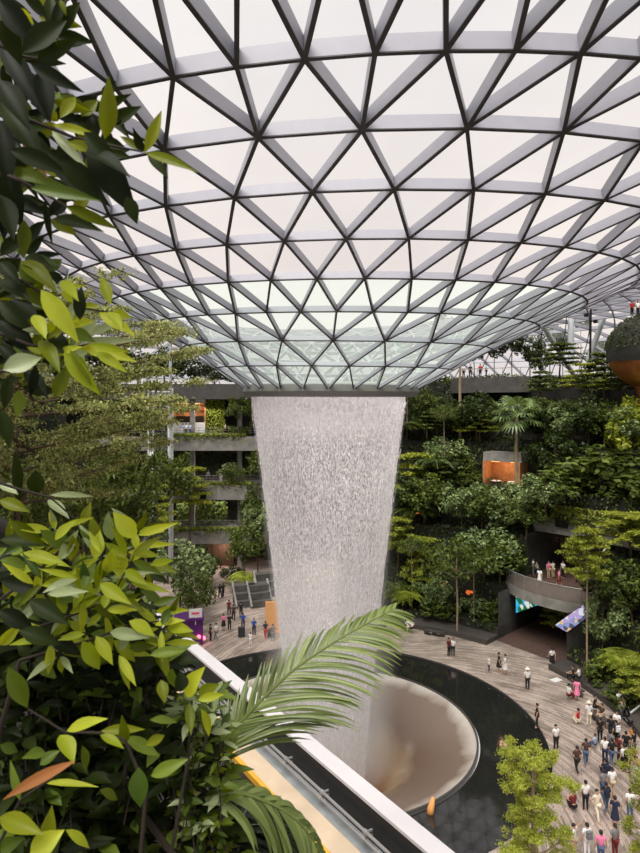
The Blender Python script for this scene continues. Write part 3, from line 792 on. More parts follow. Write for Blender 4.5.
# ------------------------------------------------------------------ the terrace edge beside the camera
DV = Vector((-.551, .834, 0)); NV = Vector((.834, .551, 0))
def strip(name, n0, n1, z0, z1, mat, label, t0=-8, t1=13.5, kind='structure', cat='ledge'):
    B = MB(); p = [NV * n0 + DV * t0, NV * n1 + DV * t0, NV * n1 + DV * t1, NV * n0 + DV * t1]
    B.hexa([q + Vector((0, 0, z0)) for q in p] + [q + Vector((0, 0, z1)) for q in p])
    o = B.build(name, mat); tag(o, label, cat, kind=kind); return o
strip('wall_parapet', 4.12, 4.315, EYE - 6, EYE - 4.235, 'dark_wall', 'dark inner face of the terrace parapet')
strip('trim_coping', 4.11, 4.32, EYE - 4.235, EYE - 4.2, 'coping_white', 'white coping on the terrace parapet')
strip('floor_gutter', 3.88, 4.12, EYE - 4.9, EYE - 4.60, 'gutter_grey', 'grey gutter inside the parapet')
strip('floor_ledge', 3.64, 3.89, EYE - 4.9, EYE - 4.55, 'ledge_beige', 'beige stone ledge')
strip('trim_ledge', 3.58, 3.64, EYE - 4.9, EYE - 4.55, 'ledge_yellow', 'yellow painted ledge edge')
strip('floor_terrace', 3.0, 4.3, EYE - 5.6, EYE - 4.9, 'concrete', 'terrace slab edge')
for k, (n, z, r) in enumerate(((4.0, -4.42, .018), (3.965, -4.47, .014))):
    B = MB(); B.tube([NV * n + DV * -8 + Vector((0, 0, EYE + z)), NV * n + DV * 13.5 + Vector((0, 0, EYE + z))], r, 8)
    for i in range(22):
        t = -2 + i * .8; p = NV * n + DV * t + Vector((0, 0, EYE + z)); B.tube([p - DV * .03, p + DV * .03], r * 1.5, 8); B.bar(p, p + NV * (4.08 - n), .02, .02)
    o = B.build('pipe', 'rail_metal'); tag(o, ['upper thin metal pipe running along the dark parapet', 'lower thin metal pipe beside the gutter'][k], 'pipe')
# planting bed: a bank of soil falling towards the ledge
B = MB(); rows = []
for t in np.linspace(-8, 26, 30):
    rows.append([NV * n + DV * t + Vector((0, 0, EYE + z + .06 * noise.noise((n * 3, t * 2, 0)))) for n, z in ((3.6, -5.2), (3.57, -4.62), (3.2, -4.3), (2.4, -3.6), (1.6, -2.9), (.8, -2.2), (.2, -1.8), (-3, -1.7))])
B.quadgrid(rows); o = B.build('soil_bank', 'soil', smooth=True); tag(o, 'dark soil bank under the near planting', 'soil', kind='structure')
# ------------------------------------------------------------------ plant prototypes (unit height 1 m and crown width 1 m, scaled on placing)
def clump_leaves(cent, rad, per, l, w, flat=1., up=.6, shell=.75):
    """clumps of leaves round the given centres; returns arrays"""
    C, D, Nn, L, W = [], [], [], [], []
    for c, r in zip(cent, rad):
        k = max(4, int(per * RS.uniform(.8, 1.2)))
        u = unit(k); q = u * (shell + (1 - shell) * RS.uniform(0, 1, (k, 1))) * r; q[:, 2] *= flat
        C.append(np.array(c) + q); d = u * .6 + unit(k) * .7; d[:, 2] -= .25; D.append(d)
        n = u * .5 + unit(k) * .35; n[:, 2] += up; Nn.append(n)
        L.append(RS.uniform(.7, 1.25, k) * l); W.append(RS.uniform(.7, 1.25, k) * w)
    return [np.concatenate(a) for a in (C, D, Nn, L, W)]
def crown_mesh(cent, rad, per, l, w, mat, name='foliage', parent=None, **kw):
    V, Fq = leafquads(*clump_leaves(cent, rad, per, l, w, **kw)); return raw(name, V, Fq, mat, None, parent)
PROTO = {}
def proto(key, name):
    e = empty(name); PROTO[key] = e; KIDS[e.name] = []; return e
def kid(e, o): KIDS[e.name].append(o); return o
HT = {}
def limbs(e, base_h, tips, r=.02, mat='bark', name='trunk', top=.9):
    B = MB(); B.tube([(0, 0, -.06), (.01, .0, base_h * .5), (0, 0.01, base_h)], [r, r * .85, r * .7], 7); kid(e, B.build(name, mat, e)); HT[e.name] = base_h
    B = MB(); B.tube([(0, 0.01, base_h), (0, 0, top)], [r * .7, r * .3], 7)
    for t in tips:
        t = Vector(t); s = Vector((0, 0, base_h * .9 + (t.z - base_h) * .35)); B.tube([s, s.lerp(t, .5) + Vector((0, 0, .02)), t], [r * .5, r * .35, r * .15], 5)
    return kid(e, B.build('branches', mat, e))

def make_protos():
    # broad leaved, rounded
    for key, mt, seed in (('broad', 'leaf_broad', 1), ('broad_dark', 'leaf_deep', 2), ('broad_mid', 'leaf_mid', 3)):
        r2 = random.Random(seed); cent, rad = [], []
        while len(cent) < 42:
            p = Vector((r2.uniform(-1, 1), r2.uniform(-1, 1), r2.uniform(-1, 1)))
            if .45 < p.length < 1: cent.append((p.x * .42, p.y * .42, .62 + p.z * .33)); rad.append(r2.uniform(.07, .14))
        e = proto(key, 'broadleaf_tree'); limbs(e, .3, cent[:8], .018)
        kid(e, crown_mesh(cent, rad, 46, .062, .042, mt, parent=e, up=.7))
    # dense low shrub
    for key, mt in (('shrub', 'leaf_mid'), ('shrub_broad', 'leaf_broad'), ('shrub_lime', 'leaf_yellow')):
        r2 = random.Random(5); cent, rad = [], []
        while len(cent) < 34:
            p = Vector((r2.uniform(-1, 1), r2.uniform(-1, 1), r2.uniform(0, 1)))
            if .3 < p.length < 1: cent.append((p.x * .42, p.y * .42, .1 + p.z * .8)); rad.append(r2.uniform(.1, .18))
        e = proto(key, 'shrub'); limbs(e, .2, cent[:6], .02, 'bark_dark')
        kid(e, crown_mesh(cent, rad, 48, .1, .06, mt, parent=e, up=.7))
    # flat tiers of small leaves
    for key, mt, tiers, seed in (('tier', 'leaf_tier', 5, 3), ('tier_tall', 'leaf_tier', 7, 4), ('tier_dark', 'leaf_mid', 5, 6)):
        r2 = random.Random(seed); e = proto(key, 'tiered_tree'); C, R = [], []
        zb = .34 if tiers < 7 else .3; HT[e.name] = zb; B = MB(); B.tube([(0, 0, -.06), (.008, 0, zb * .5), (0, 0, zb)], [.016, .014, .012], 7); kid(e, B.build('trunk', 'bark_pale' if tiers == 7 else 'bark', e)); B = MB(); B.tube([(0, 0, zb), (0, 0, .98)], [.012, .004], 7)
        for k in range(tiers):
            z = .42 + .54 * k / (tiers - 1) if tiers < 7 else .36 + .62 * k / (tiers - 1)
            rr = .5 * (1 - .55 * (k / (tiers - 1)) ** 1.5) * r2.uniform(.75, 1.)
            nb = r2.randint(4, 6); a0 = r2.uniform(0, 6)
            for b in range(nb):
                a = a0 + 2 * PI * b / nb + r2.uniform(-.3, .3); ll = rr * r2.uniform(.65, 1.05)
                tip = Vector((math.cos(a) * ll, math.sin(a) * ll, z + .02 + r2.uniform(-.02, .03)))
                B.tube([(0, 0, z - .04), tip * .5 + Vector((0, 0, z * .5)), tip], [.007, .005, .002], 5)
                for q in range(5):
                    f = .3 + .7 * q / 4; c = Vector((tip.x * f, tip.y * f, tip.z + .012))
                    C.append((c.x + r2.uniform(-.05, .05), c.y + r2.uniform(-.05, .05), c.z)); R.append(.055 + .05 * f)
        kid(e, B.build('branches', 'bark_pale' if tiers == 7 else 'bark', e))
        kid(e, crown_mesh(C, R, 40, .042, .026, mt, parent=e, flat=.34, up=1.3, shell=.2))
    # slender pale trunked tree with a spreading top
    r2 = random.Random(9); cent, rad = [], []
    while len(cent) < 40:
        p = Vector((r2.uniform(-1, 1), r2.uniform(-1, 1), r2.uniform(-1, 1)))
        if .4 < p.length < 1: cent.append((p.x * .44, p.y * .44, .78 + p.z * .2)); rad.append(r2.uniform(.07, .12))
    e = proto('slender', 'slender_tree'); limbs(e, .62, cent[:10], .014, 'bark_pale'); kid(e, crown_mesh(cent, rad, 40, .045, .03, 'leaf_mid', parent=e, flat=.6, up=.9))
    # fan palm
    e = proto('fan', 'fan_palm'); HT[e.name] = .76
    B = MB(); B.tube([(0, 0, -.05), (.012, 0, .4), (0, 0, .76)], [.022, .017, .015], 8); kid(e, B.build('trunk', 'bark_pale', e))
    r2 = random.Random(12)
    for k in range(17):
        a = 2.4 * k; el = .95 - .11 * k * .9 + r2.uniform(-.1, .1); st = .15
        d = Vector((math.cos(a) * math.cos(el), math.sin(a) * math.cos(el), math.sin(el))); s = Vector((-math.sin(a), math.cos(a), 0)); u = s.cross(d) * -1
        o_ = Vector((0, 0, .76)); c = o_ + d * st; B = MB(); B.tube([o_, c], [.005, .003], 4)
        for q in range(15):
            t = -1.9 + 3.8 * q / 14; w = d * math.cos(t) + s * math.sin(t); L = .17 * (1 - .12 * abs(t))
            m1 = c + w * L * .6; tip = c + w * L - Vector((0, 0, .05)); sd = w.cross(u).normalized() * .012
            B.poly([c, m1 + sd, tip, m1 - sd])
        kid(e, B.build('frond', 'leaf_palm', e))
    # feather palm / tree fern
    for key, mt, h in (('fern', 'leaf_mid', .45), ('fern_bright', 'leaf_yellow', .35), ('palm', 'leaf_palm', .6)):
        e = proto(key, 'tree_fern' if key != 'palm' else 'feather_palm'); r2 = random.Random(15); HT[e.name] = h
        B = MB(); B.tube([(0, 0, -.05), (0, 0, h)], [.03, .02], 8); kid(e, B.build('trunk', 'bark_dark', e))
        B = MB()
        for k in range(15):
            a = 2.4 * k; up = .3 + .35 * r2.random(); rad_ = Vector((math.cos(a), math.sin(a), 0)); s = Vector((-math.sin(a), math.cos(a), 0)); pts = []
            for q in range(9):
                t = q / 8; pts.append(Vector((0, 0, h)) + rad_ * .5 * t + Vector((0, 0, up * (1.5 * t - 1.7 * t * t))))
            B.tube(pts, [.006] * 8 + [.002], 4)
            for q in range(1, 17):
                t = q / 17 * 8; i = int(t); p = pts[i].lerp(pts[min(i + 1, 8)], t - i); ll = .16 * math.sin(PI * (.12 + .85 * q / 17))
                for sg in (-1, 1):
                    tip = p + s * sg * ll + rad_ * ll * .45 - Vector((0, 0, ll * .35)); w = rad_ * .012
                    B.poly([p - w, p + w, tip.lerp(p, .4) + w * 1.2, tip, tip.lerp(p, .4) - w * 1.2])
        kid(e, B.build('crown', mt, e))
    # feathery bamboo like clump
    e = proto('bamboo', 'bamboo_clump'); HT[e.name] = .12; B = MB(); [B.tube([(.05 * math.cos(q), .05 * math.sin(q), -.06), (.04 * math.cos(q), .04 * math.sin(q), .12)], .01, 6) for q in range(6)]; kid(e, B.build('trunk', 'bark', e)); r2 = random.Random(21); B = MB(); C, R = [], []
    for k in range(16):
        a = 2.4 * k; ll = r2.uniform(.2, .48); h = r2.uniform(.6, 1.); pts = [Vector((math.cos(a) * .04, math.sin(a) * .04, -.05))]
        for q in range(1, 7):
            t = q / 6; pts.append(Vector((math.cos(a) * (.04 + ll * t * t), math.sin(a) * (.04 + ll * t * t), h * (1.25 * t - .3 * t * t * t))))
        B.tube(pts, [.01, .009, .008, .007, .005, .004, .002], 5)
        for q in range(14):
            t = .3 + .7 * q / 13; i = min(5, int(t * 6)); p = pts[i].lerp(pts[i + 1], t * 6 - i); C.append(tuple(p)); R.append(.055)
    kid(e, B.build('canes', 'bark', e)); kid(e, crown_mesh(C, R, 20, .075, .016, 'leaf_mid', parent=e, up=.3, shell=.1))
make_protos()
FIRST = set()
def plant(key, loc, h, w, label, cat='tree', group=None, rz=None):
    p = PROTO[key]; rz = rnd.uniform(0, 6) if rz is None else rz
    k = h / w; st = 1.
    if k > 1.2: st = k / 1.1; sc = (w, w, w * 1.1)      # taller than wide: a longer trunk, the crown keeps its shape
    else: sc = (w, w, h)
    if key not in FIRST:
        FIRST.add(key); p.location = loc; p.rotation_euler = (0, 0, rz); p.scale = sc; tag(p, label, cat, group); o = p; kids = KIDS[p.name]
        KIDS['*' + key] = [(c.location.copy(), c.scale.copy()) for c in kids]
    else:
        o = dup(p, loc, rz, sc, label, cat, group); kids = [c for c in reversed(COL.objects[-len(KIDS[p.name]):])][::-1]
    for c in kids:
        if c.name.split('.')[0] == 'trunk': c.scale = (1, 1, (HT[p.name] + st - 1) / HT[p.name])
        else: c.location = (0, 0, st - 1.)
    return o
def slope(key, px, y0, y1, wpx, label, cat='tree', base=None):
    """a plant on the terraces from its pixel extent (top y0, base y1)"""
    b = hit(px, y1)
    if b is None: b = ground(px, y1)
    h = (EYE - (y0 - 400) / F * b.y) - b.z
    plant(key, b, max(h, .8, (.8 if key.startswith('broad') else .5) * wpx / F * b.y * 1.3), wpx / F * b.y * ((1.5 if y0 > 405 else 1.15) if key.startswith('tier') else 1.3), label, cat)

S = slope
# --- right slope, from the waterfall rightward; (species, x, top, base, width, label)
S('tier', 414, 456, 520, 52, 'yellow green tiered tree close to the right edge of the waterfall')
S('fern', 402, 420, 462, 44, 'tree fern beside the upper right edge of the waterfall', 'fern')
S('slender', 407, 385, 450, 22, 'thin tree with bare trunk just under the right end of the oculus')
S('tier_dark', 437, 412, 470, 42, 'dark tiered tree left of the tall thin mast')
S('broad', 448, 455, 500, 44, 'broad leaved tree below the foot of the tall thin mast')
S('palm', 434, 470, 520, 46, 'feather palm leaning out below the dark tiered tree', 'palm')
S('broad_mid', 424, 500, 556, 50, 'round mid green tree right of the small orange glow')
S('broad_dark', 398, 470, 540, 34, 'dark tree hugging the right side of the falling water')
S('tier', 398, 520, 585, 36, 'narrow tiered tree low beside the falling water')
S('fern_bright', 406, 572, 612, 34, 'bright yellow green fern lit from below near the waterfall foot', 'fern')
S('broad_mid', 398, 588, 614, 26, 'small round tree behind the seated pair near the waterfall', 'shrub')
S('tier', 424, 540, 606, 38, 'light tiered tree left of the slender plaza tree')
S('broad', 430, 575, 618, 34, 'broad leaved bush between the yellow fern and the slender tree', 'shrub')
S('slender', 457, 537, 634, 62, 'slender tree with pale bare trunk standing in the plaza planter')
S('broad', 484, 556, 614, 54, 'large rounded broad leaved tree right of the slender plaza tree')
S('broad_mid', 500, 540, 600, 46, 'rounded tree left of the balcony')
S('shrub', 438, 592, 614, 30, 'low dark shrub behind the left planter bench', 'shrub')
S('shrub_broad', 474, 594, 616, 30, 'low broad leaved shrub at the dark kerb corner', 'shrub')
S('broad', 462, 500, 552, 46, 'pale broad leaved tree at mid slope above the slender tree')
S('broad', 503, 504, 552, 48, 'pale broad leaved tree right below the orange alcove')
S('broad_mid', 482, 520, 572, 44, 'mid green tree between two pale broad leaved trees')
S('shrub', 466, 488, 512, 30, 'dark bush left below the orange alcove', 'shrub')
S('fan', 517, 392, 500, 74, 'tall fan palm with pale trunk right of the orange alcove', 'palm', 1)
S('broad', 545, 472, 520, 42, 'pale round leaved tree right of the fan palm trunk')
S('broad_dark', 556, 430, 490, 52, 'dark tree behind and right of the fan palm crown')
S('broad_dark', 540, 400, 455, 44, 'dark tree behind the fan palm crown')
S('broad_dark', 480, 400, 452, 48, 'dark tree left of the fan palm crown')
S('tier', 476, 432, 470, 40, 'flat topped yellow green tree above left of the alcove')
S('shrub', 600, 470, 514, 80, 'wide dense hedge like bush above the concrete band', 'shrub')
S('shrub', 566, 478, 514, 54, 'dense bush above the black square panel', 'shrub')
S('shrub', 636, 474, 516, 40, 'dense bush above the concrete band at the photo edge', 'shrub')
S('broad_dark', 588, 410, 474, 50, 'dark tree in the middle of the upper right slope')
S('broad', 568, 440, 480, 44, 'pale leaved small tree above the dense bush')
S('broad_mid', 610, 430, 475, 44, 'mid green tree left of the bright rounded tree')
S('shrub_lime', 634, 392, 452, 46, 'bright yellow green rounded tree at the right edge below the copper pod')
S('broad', 634, 446, 490, 44, 'pale broad leaved tree below the bright rounded tree')
S('tier_dark', 560, 356, 402, 54, 'wide flat tiered tree in front of the white column')
S('tier_dark', 604, 354, 404, 54, 'wide flat tiered tree below the copper pod')
S('tier', 588, 385, 436, 60, 'flat tiered tree on the upper slope below the black lamp pole')
S('tier_dark', 540, 372, 412, 40, 'dark tiered tree above the fan palm crown')
S('tier_dark', 622, 372, 428, 52, 'dark tiered tree above the bright rounded tree')
S('broad_dark', 444, 395, 450, 36, 'dark tree between the waterfall and the thin mast')
S('broad_dark', 424, 388, 440, 34, 'dark tree just right of the oculus end')
S('broad_mid', 470, 400, 440, 34, 'mid green tree right behind the thin mast')
S('tier_tall', 587, 532, 684, 42, 'tall tiered tree with pale trunk in front of the balcony')
S('tier', 562, 604, 640, 36, 'small yellow green tiered tree under the balcony front')
S('tier', 630, 520, 590, 66, 'tiered tree at the right edge beside the escalator rails')
S('broad_dark', 612, 570, 640, 56, 'dark rounded tree right of the tall tiered tree')
S('broad_mid', 632, 560, 655, 54, 'large mid green tree at the right edge above the benches')
S('broad', 603, 590, 664, 44, 'broad leaved tree behind the right benches')
S('fern_bright', 622, 636, 676, 42, 'bright yellow green fern palm behind the right benches', 'fern')
S('tier', 638, 662, 712, 40, 'yellow green bush at the right edge above the seated couple', 'shrub')
S('shrub', 604, 650, 684, 34, 'low dark shrub behind the dark planter edge', 'shrub')
S('shrub', 624, 680, 704, 36, 'low shrub along the planter edge near the seated couple', 'shrub')
S('broad_mid', 526, 545, 600, 40, 'rounded tree tucked against the left end of the balcony')
S('broad_dark', 516, 560, 622, 30, 'dark tree at the corner left of the blue screen')
S('shrub', 490, 598, 620, 24, 'dark shrub at the planter corner beside the passage', 'shrub')
S('tier_dark', 455, 455, 498, 36, 'small dark tiered tree right under the thin mast foot')
S('fern', 415, 500, 535, 40, 'tree fern in front of the small orange glow', 'fern')
S('broad_dark', 536, 440, 482, 40, 'dark rounded tree right of the fan palm trunk, higher than the pale one')
for q in ((427, 392, 470, 30, 'thin trunked tree just right of the waterfall top'), (444, 404, 482, 26, 'thin trunked tree left of the tall mast'), (536, 396, 468, 30, 'thin trunked tree just right of the fan palm'), (604, 408, 470, 30, 'thin trunked tree left of the bright rounded tree'), (572, 430, 486, 26, 'thin trunked tree above the hedge like bush'), (412, 536, 612, 26, 'thin trunked tree left of the slender plaza tree'), (474, 548, 622, 28, 'thin trunked tree right of the slender plaza tree')):
    S('slender', *q)
# canopy park silhouettes against the glass
for q in ((445, 312, 376, 34, 'tree at the left end of the canopy park'), (474, 334, 374, 22, 'canopy park tree above the walkway people'),
          (512, 322, 378, 24, 'canopy park tree left of the leaning strut'), (550, 322, 372, 22, 'canopy park tree between leaning strut and column'),
          (581, 312, 366, 15, 'narrow canopy park tree between column and lamp pole'), (494, 334, 374, 20, 'canopy park tree right of the walkway people'), (530, 334, 376, 22, 'canopy park tree under the roof edge by the leaning strut foot'), (563, 330, 370, 18, 'canopy park tree just left of the column'),
          (596, 340, 370, 18, 'canopy park tree just right of the lamp pole'), (540, 344, 374, 22, 'low canopy park tree between the leaning strut and column'), (619, 350, 374, 20, 'low canopy park tree close left of the copper pod'),
          (606, 336, 372, 14, 'small canopy park tree between lamp pole and copper pod')):
    Y = 98. + rnd.uniform(-2, 5); b = at(q[0], q[2], Y); zt = T(b.x, b.y); h = EYE - (q[1] - 400) / F * Y - zt
    plant('broad_dark', (b.x, b.y, zt), h, q[3] * 1.45 / F * Y, 'dark ' + q[4] + ', against the glass')
# --- left side
def L(key, px, y0, Y, wpx, label, cat='tree', z=0.):
    X = (px - 320) / F * Y; zb = max(T(X, Y), z); h = EYE - (y0 - 400) / F * Y - zb
    plant(key, (X, Y, zb), h, wpx / F * Y * 1.2, label, cat)
L('broad_dark', 200, 545, 78, 42, 'dark rounded tree on the left side of the brown entrance')
L('broad', 180, 540, 70, 56, 'broad leaved tree left of the path behind the lime shrub')
L('broad_mid', 196, 572, 66, 36, 'low rounded tree by the plaza left of the walking group')
L('broad_mid', 244, 520, 80, 40, 'rounded tree between the brown entrance and the waterfall')
L('fern_bright', 246, 558, 77, 34, 'yellow green fern palm behind the stepped seats', 'fern')
L('broad', 258, 500, 82, 36, 'broad leaved tree behind the left edge of the waterfall')
L('broad_dark', 232, 565, 80, 24, 'small dark tree right beside the brown entrance')
L('bamboo', 130, 440, 42, 90, 'feathery bamboo clump left of the planted storeys', 'bamboo')
L('bamboo', 80, 432, 38, 110, 'feathery bamboo clump behind the lime shrub', 'bamboo')
L('bamboo', 30, 440, 36, 100, 'feathery bamboo clump at the left photo edge', 'bamboo')
L('tier', 152, 488, 58, 50, 'yellow green flat topped tree left of the lowest storey')
L('broad', 152, 505, 62, 40, 'light broad leaved tree under the flat topped tree')
L('slender', 143, 470, 64, 34, 'thin trunked tree in front of the left storeys')
L('broad_dark', 110, 470, 55, 80, 'dark tree mass left of the thin trunked tree')
L('broad_dark', 60, 455, 50, 110, 'dark tree behind the feathery bamboo')
L('tier', 190, 470, 84, 44, 'wide flat tiered tree before the upper storey trough')
L('broad_mid', 168, 450, 80, 50, 'mid green tree below the lift tower')
for i, q in enumerate(((112, 340, 60, 'leftmost'), (138, 352, 46, 'second from the left'), (164, 348, 44, 'middle'), (190, 358, 40, 'fourth from the left'), (214, 366, 36, 'fifth from the left'), (236, 374, 28, 'rightmost'))):
    L('broad_dark', q[0], q[1], 90., q[2], 'dark roof garden tree over the left storeys, %s of the row' % q[3], z=25.1)
for q in ((266, 404, 40, 18., 'tree between the cafe room and the waterfall on the upper storey'), (262, 446, 36, 11.5, 'tree beside the waterfall on the middle storey'), (238, 392, 26, 18., 'tree right of the living wall under the roof rim'), (256, 488, 40, 5.5, 'tree beside the waterfall on the lowest storey'), (232, 462, 26, 11.5, 'small tree at the right of the middle storey')):
    L('broad_mid', q[0], q[1], 86.2, q[2], 'green ' + q[4], z=q[3])
# --- near trees
def near_tree(name, base, ztop, zlow, R, nl, leaf, mat, label, layers=9, seed=1, bark='bark', puff=0.):
    r2 = random.Random(seed); e = empty(name, base); tag(e, label, 'tree')
    H = ztop - base[2]; B = MB(); C, Rr = [], []
    B.tube([(0, 0, -.1), (.1, .05, H * .5), (0, 0, H * .97)], [.24, .16, .03], 9)
    for k in range(layers):
        z = zlow - base[2] + (ztop - zlow) * (k + .5) / layers; rr = (R * (.66 + .34 * min(1., k / layers * 2.) - .8 * max(0, k / layers - .6)) if not puff else R * (1., 1.05, .85, .6, .95, 1.1, .8)[k]) * r2.uniform(.85, 1.05)
        nb = r2.randint(5, 7); a0 = r2.uniform(0, 6)
        for b in range(nb):
            a = a0 + 2 * PI * b / nb + r2.uniform(-.25, .25); ll = rr * r2.uniform(.7, 1.1); rise = r2.uniform(.04, .34) * ll
            z += r2.uniform(-.2, .2) if R > 3 else 0; P = [Vector((math.cos(a) * ll * t + .12 * ll * math.sin(3 * t + b) * -math.sin(a), math.sin(a) * ll * t + .12 * ll * math.sin(3 * t + b) * math.cos(a), z + rise * t)) for t in (0, .25, .5, .75, 1.)]
            B.tube(P, [.05, .04, .03, .02, .008], 5)
            for q in range(int(6 + ll * 3)):
                t = r2.uniform(.2, 1.05); i = min(3, int(t * 4)); p = P[i].lerp(P[i + 1], t * 4 - i)
                sd = r2.choice((-1, 1)); a2 = a + sd * r2.uniform(.5, 1.1); l2 = ll * .3 * (1.2 - t * .7)
                tip = p + Vector((math.cos(a2) * l2, math.sin(a2) * l2, r2.uniform(.0, .15) * l2)); B.tube([p, tip], [.012, .004], 4)
                for m_ in range(4):
                    c = p.lerp(tip, .3 + .7 * m_ / 3); C.append((c.x, c.y, c.z + .03 + r2.uniform(-.1, 1.) * puff)); Rr.append(r2.uniform(.2, .42) * (1. if R > 3 else .7))
    o = B.build('trunk', bark, e)
    per = max(6, int(nl / len(C)))
    crown_mesh(C, Rr, per, leaf, leaf * .55, mat, parent=e, flat=.5, up=1.1, shell=.1); return e
near_tree('terminalia_tree', (-8.1, 17.0, 0), 25.3, 20.0, 5.7, 100000, .1, 'leaf_fine', 'spreading fine leaved tree with layered branches behind the near leaves at left', 12, 3)
b = at(530, 790, 25.); near_tree('lime_tree', (b.x + .1, b.y, 0), at(530, 753, 25).z, at(530, 880, 25).z, 1.5, 40000, .08, 'leaf_lime', 'lime green layered tree rising before the pond at the bottom', 7, 5, 'bark_pale', .3)
b = at(642, 795, 27.); near_tree('lime_tree', (b.x + .3, b.y, 0), at(640, 768, 27).z, at(640, 880, 27).z, 1.2, 14000, .09, 'leaf_tier', 'yellow green layered tree at the bottom right corner', 6, 8, 'bark_pale', .3)

# --- ground cover and creepers, countless: one mass per terrace
def undergrowth():
    ti = 0
    for (r, z), nxt in zip(TIERS[1:], TIERS[2:] + [(54., 25.6)]):
        ti += 1; Cs, Ds, Ns, Ls, Ws = [], [], [], [], []
        prev = TIERS[ti - 1][1]
        for (a, b) in ((4., 112.), (-112., -48.)):
            L_ = math.radians(b - a) * r; h = z - prev
            # top of the bed
            k = int(L_ * (nxt[0] - r) * 9); 
            ang = RS.uniform(a, b, k); rr = RS.uniform(r, min(nxt[0], r + 5), k); Z = z + RS.uniform(.0, .5, k) + .5 * np.array([noise.noise((q * .2, w * .4, z)) for q, w in zip(ang, rr)])
            keep = ~((ang > NOTCH[0]) & (ang < NOTCH[1]) & (rr < 36.5) & (z < 9.6))
            ang, rr, Z = ang[keep], rr[keep], Z[keep]
            n0 = len(ang); X = CX + rr * np.sin(np.radians(ang)); Y = CY + rr * np.cos(np.radians(ang))
            Cs.append(np.column_stack([X, Y, Z])); Ds.append(unit(n0) + [0, 0, -.1]); Ns.append(unit(n0) * .5 + [0, 0, 1.])
            # hanging over the wall
            k = int(L_ * h * 13); ang = RS.uniform(a, b, k); f = RS.uniform(0, 1, k)
            lim = np.array([.75 + .75 * noise.noise((q * .16, z * 3.1, 1.)) for q in ang]); keep = (f < lim) & ~((ang > NOTCH[0] - .5) & (ang < NOTCH[1] + .5) & (z < 9.6))
            ang, f = ang[keep], f[keep]; n0 = len(ang); rr = r - RS.uniform(.03, .45, n0)
            X = CX + rr * np.sin(np.radians(ang)); Y = CY + rr * np.cos(np.radians(ang))
            inn = np.column_stack([-np.sin(np.radians(ang)), -np.cos(np.radians(ang)), np.full(n0, .55)])
            Cs.append(np.column_stack([X, Y, z + .25 - f * h])); Ds.append(unit(n0) * .7 + [0, 0, -.8]); Ns.append(inn + unit(n0) * .45)
        C, D, Nn = (np.concatenate(q) for q in (Cs, Ds, Ns)); n0 = len(C)
        V, Fq = leafquads(C, D, Nn, RS.uniform(.22, .5, n0), RS.uniform(.12, .3, n0)); mi = np.array([0 if noise.noise((c[0] * .3, c[1] * .3, c[2] * .5)) < .12 else (1 if noise.noise((c[0] * .5, c[2] * .5, 9.)) < .3 else 2) for c in C])
        o = raw('undergrowth', V, Fq, ['leaf_deep', 'leaf_mid', 'leaf_broad'], mi)
        tag(o, ['low green ground cover along the plaza edge planters', 'creepers and ground cover on the lowest planted wall', 'creepers and ground cover at balcony floor height', 'creepers on the terrace above the concrete band', 'creepers on the terrace of the orange alcove', 'creepers on the terrace behind the fan palm', 'ground cover of the canopy park'][ti - 1], 'ground cover', None, 'stuff')
undergrowth()
def trough(z, x0, x1, label, n0=2600, drop=.9):
    C = np.column_stack([RS.uniform(x0, x1, n0), 86.1 - RS.uniform(-.6, .5, n0), z + .35 - RS.uniform(0, 1, n0) ** 1.6 * drop * RS.uniform(.3, 1.4, n0)])
    V, Fq = leafquads(C, unit(n0) + [0, -.2, -.5], unit(n0) * .5 + [0, -.7, .7], RS.uniform(.25, .5, n0), RS.uniform(.12, .26, n0)); mi = (RS.uniform(0, 1, n0) > .6).astype(int)
    o = raw('trough_planting', V, Fq, ['leaf_mid', 'leaf_tier'], mi); tag(o, label, 'plants', None, 'stuff')
trough(18.1, -24, -10, 'trailing plants in the upper storey trough'); trough(11.6, -27, -9, 'trailing plants in the middle storey trough'); trough(5.5, -26, -9, 'trailing plants in the lowest storey trough')
C = None
def hedge(z0, z1, x0, x1, y, n0, mat, label):
    C = np.column_stack([RS.uniform(x0, x1, n0), y + RS.uniform(-.8, .8, n0), RS.uniform(z0, z1, n0)])
    V, Fq = leafquads(C, unit(n0) + [0, 0, -.4], unit(n0) * .6 + [0, -.6, .6], RS.uniform(.25, .55, n0), RS.uniform(.14, .28, n0)); o = raw('hedge_foliage', V, Fq, mat); tag(o, label, 'hedge', None, 'stuff')
hedge(5.6, 8.8, -20.5, -13.2, 91., 2200, 'leaf_mid', 'green wall of foliage at the back of the lowest storey')
hedge(11.6, 13.4, -12.6, -10.4, 88.5, 500, 'leaf_yellow', 'yellow green bush on the middle storey by the waterfall')

hedge(12., 16., -24., -10., 94.2, 1500, 'leaf_deep', 'dark green planting at the back of the middle storey')
hedge(18.1, 19.4, -12.6, -9.6, 87.6, 500, 'leaf_mid', 'green bush on the upper storey beside the waterfall')
hedge(9.2, 11.7, -9.8, -7.6, 86.2, 700, 'leaf_mid', 'green bush hanging over the middle storey end')
def hang(r, a0, a1, z, n0, label, drop=1.2):
    a = np.radians(RS.uniform(a0, a1, n0)); rr = r - RS.uniform(-.7, .35, n0); Z = z + .3 - RS.uniform(0, 1, n0) ** 1.8 * drop * (rr < r) + .5 * (rr > r) * RS.uniform(0, 1, n0)
    C = np.column_stack([CX + rr * np.sin(a), CY + rr * np.cos(a), Z]); V, Fq = leafquads(C, unit(n0) + [0, -.1, -.4], unit(n0) * .5 + [0, -.6, .8], RS.uniform(.25, .5, n0), RS.uniform(.14, .28, n0))
    o = raw('hanging_creeper', V, Fq, ['leaf_mid', 'leaf_tier'], (RS.uniform(0, 1, n0) > .5).astype(int)); tag(o, label, 'plants', None, 'stuff')
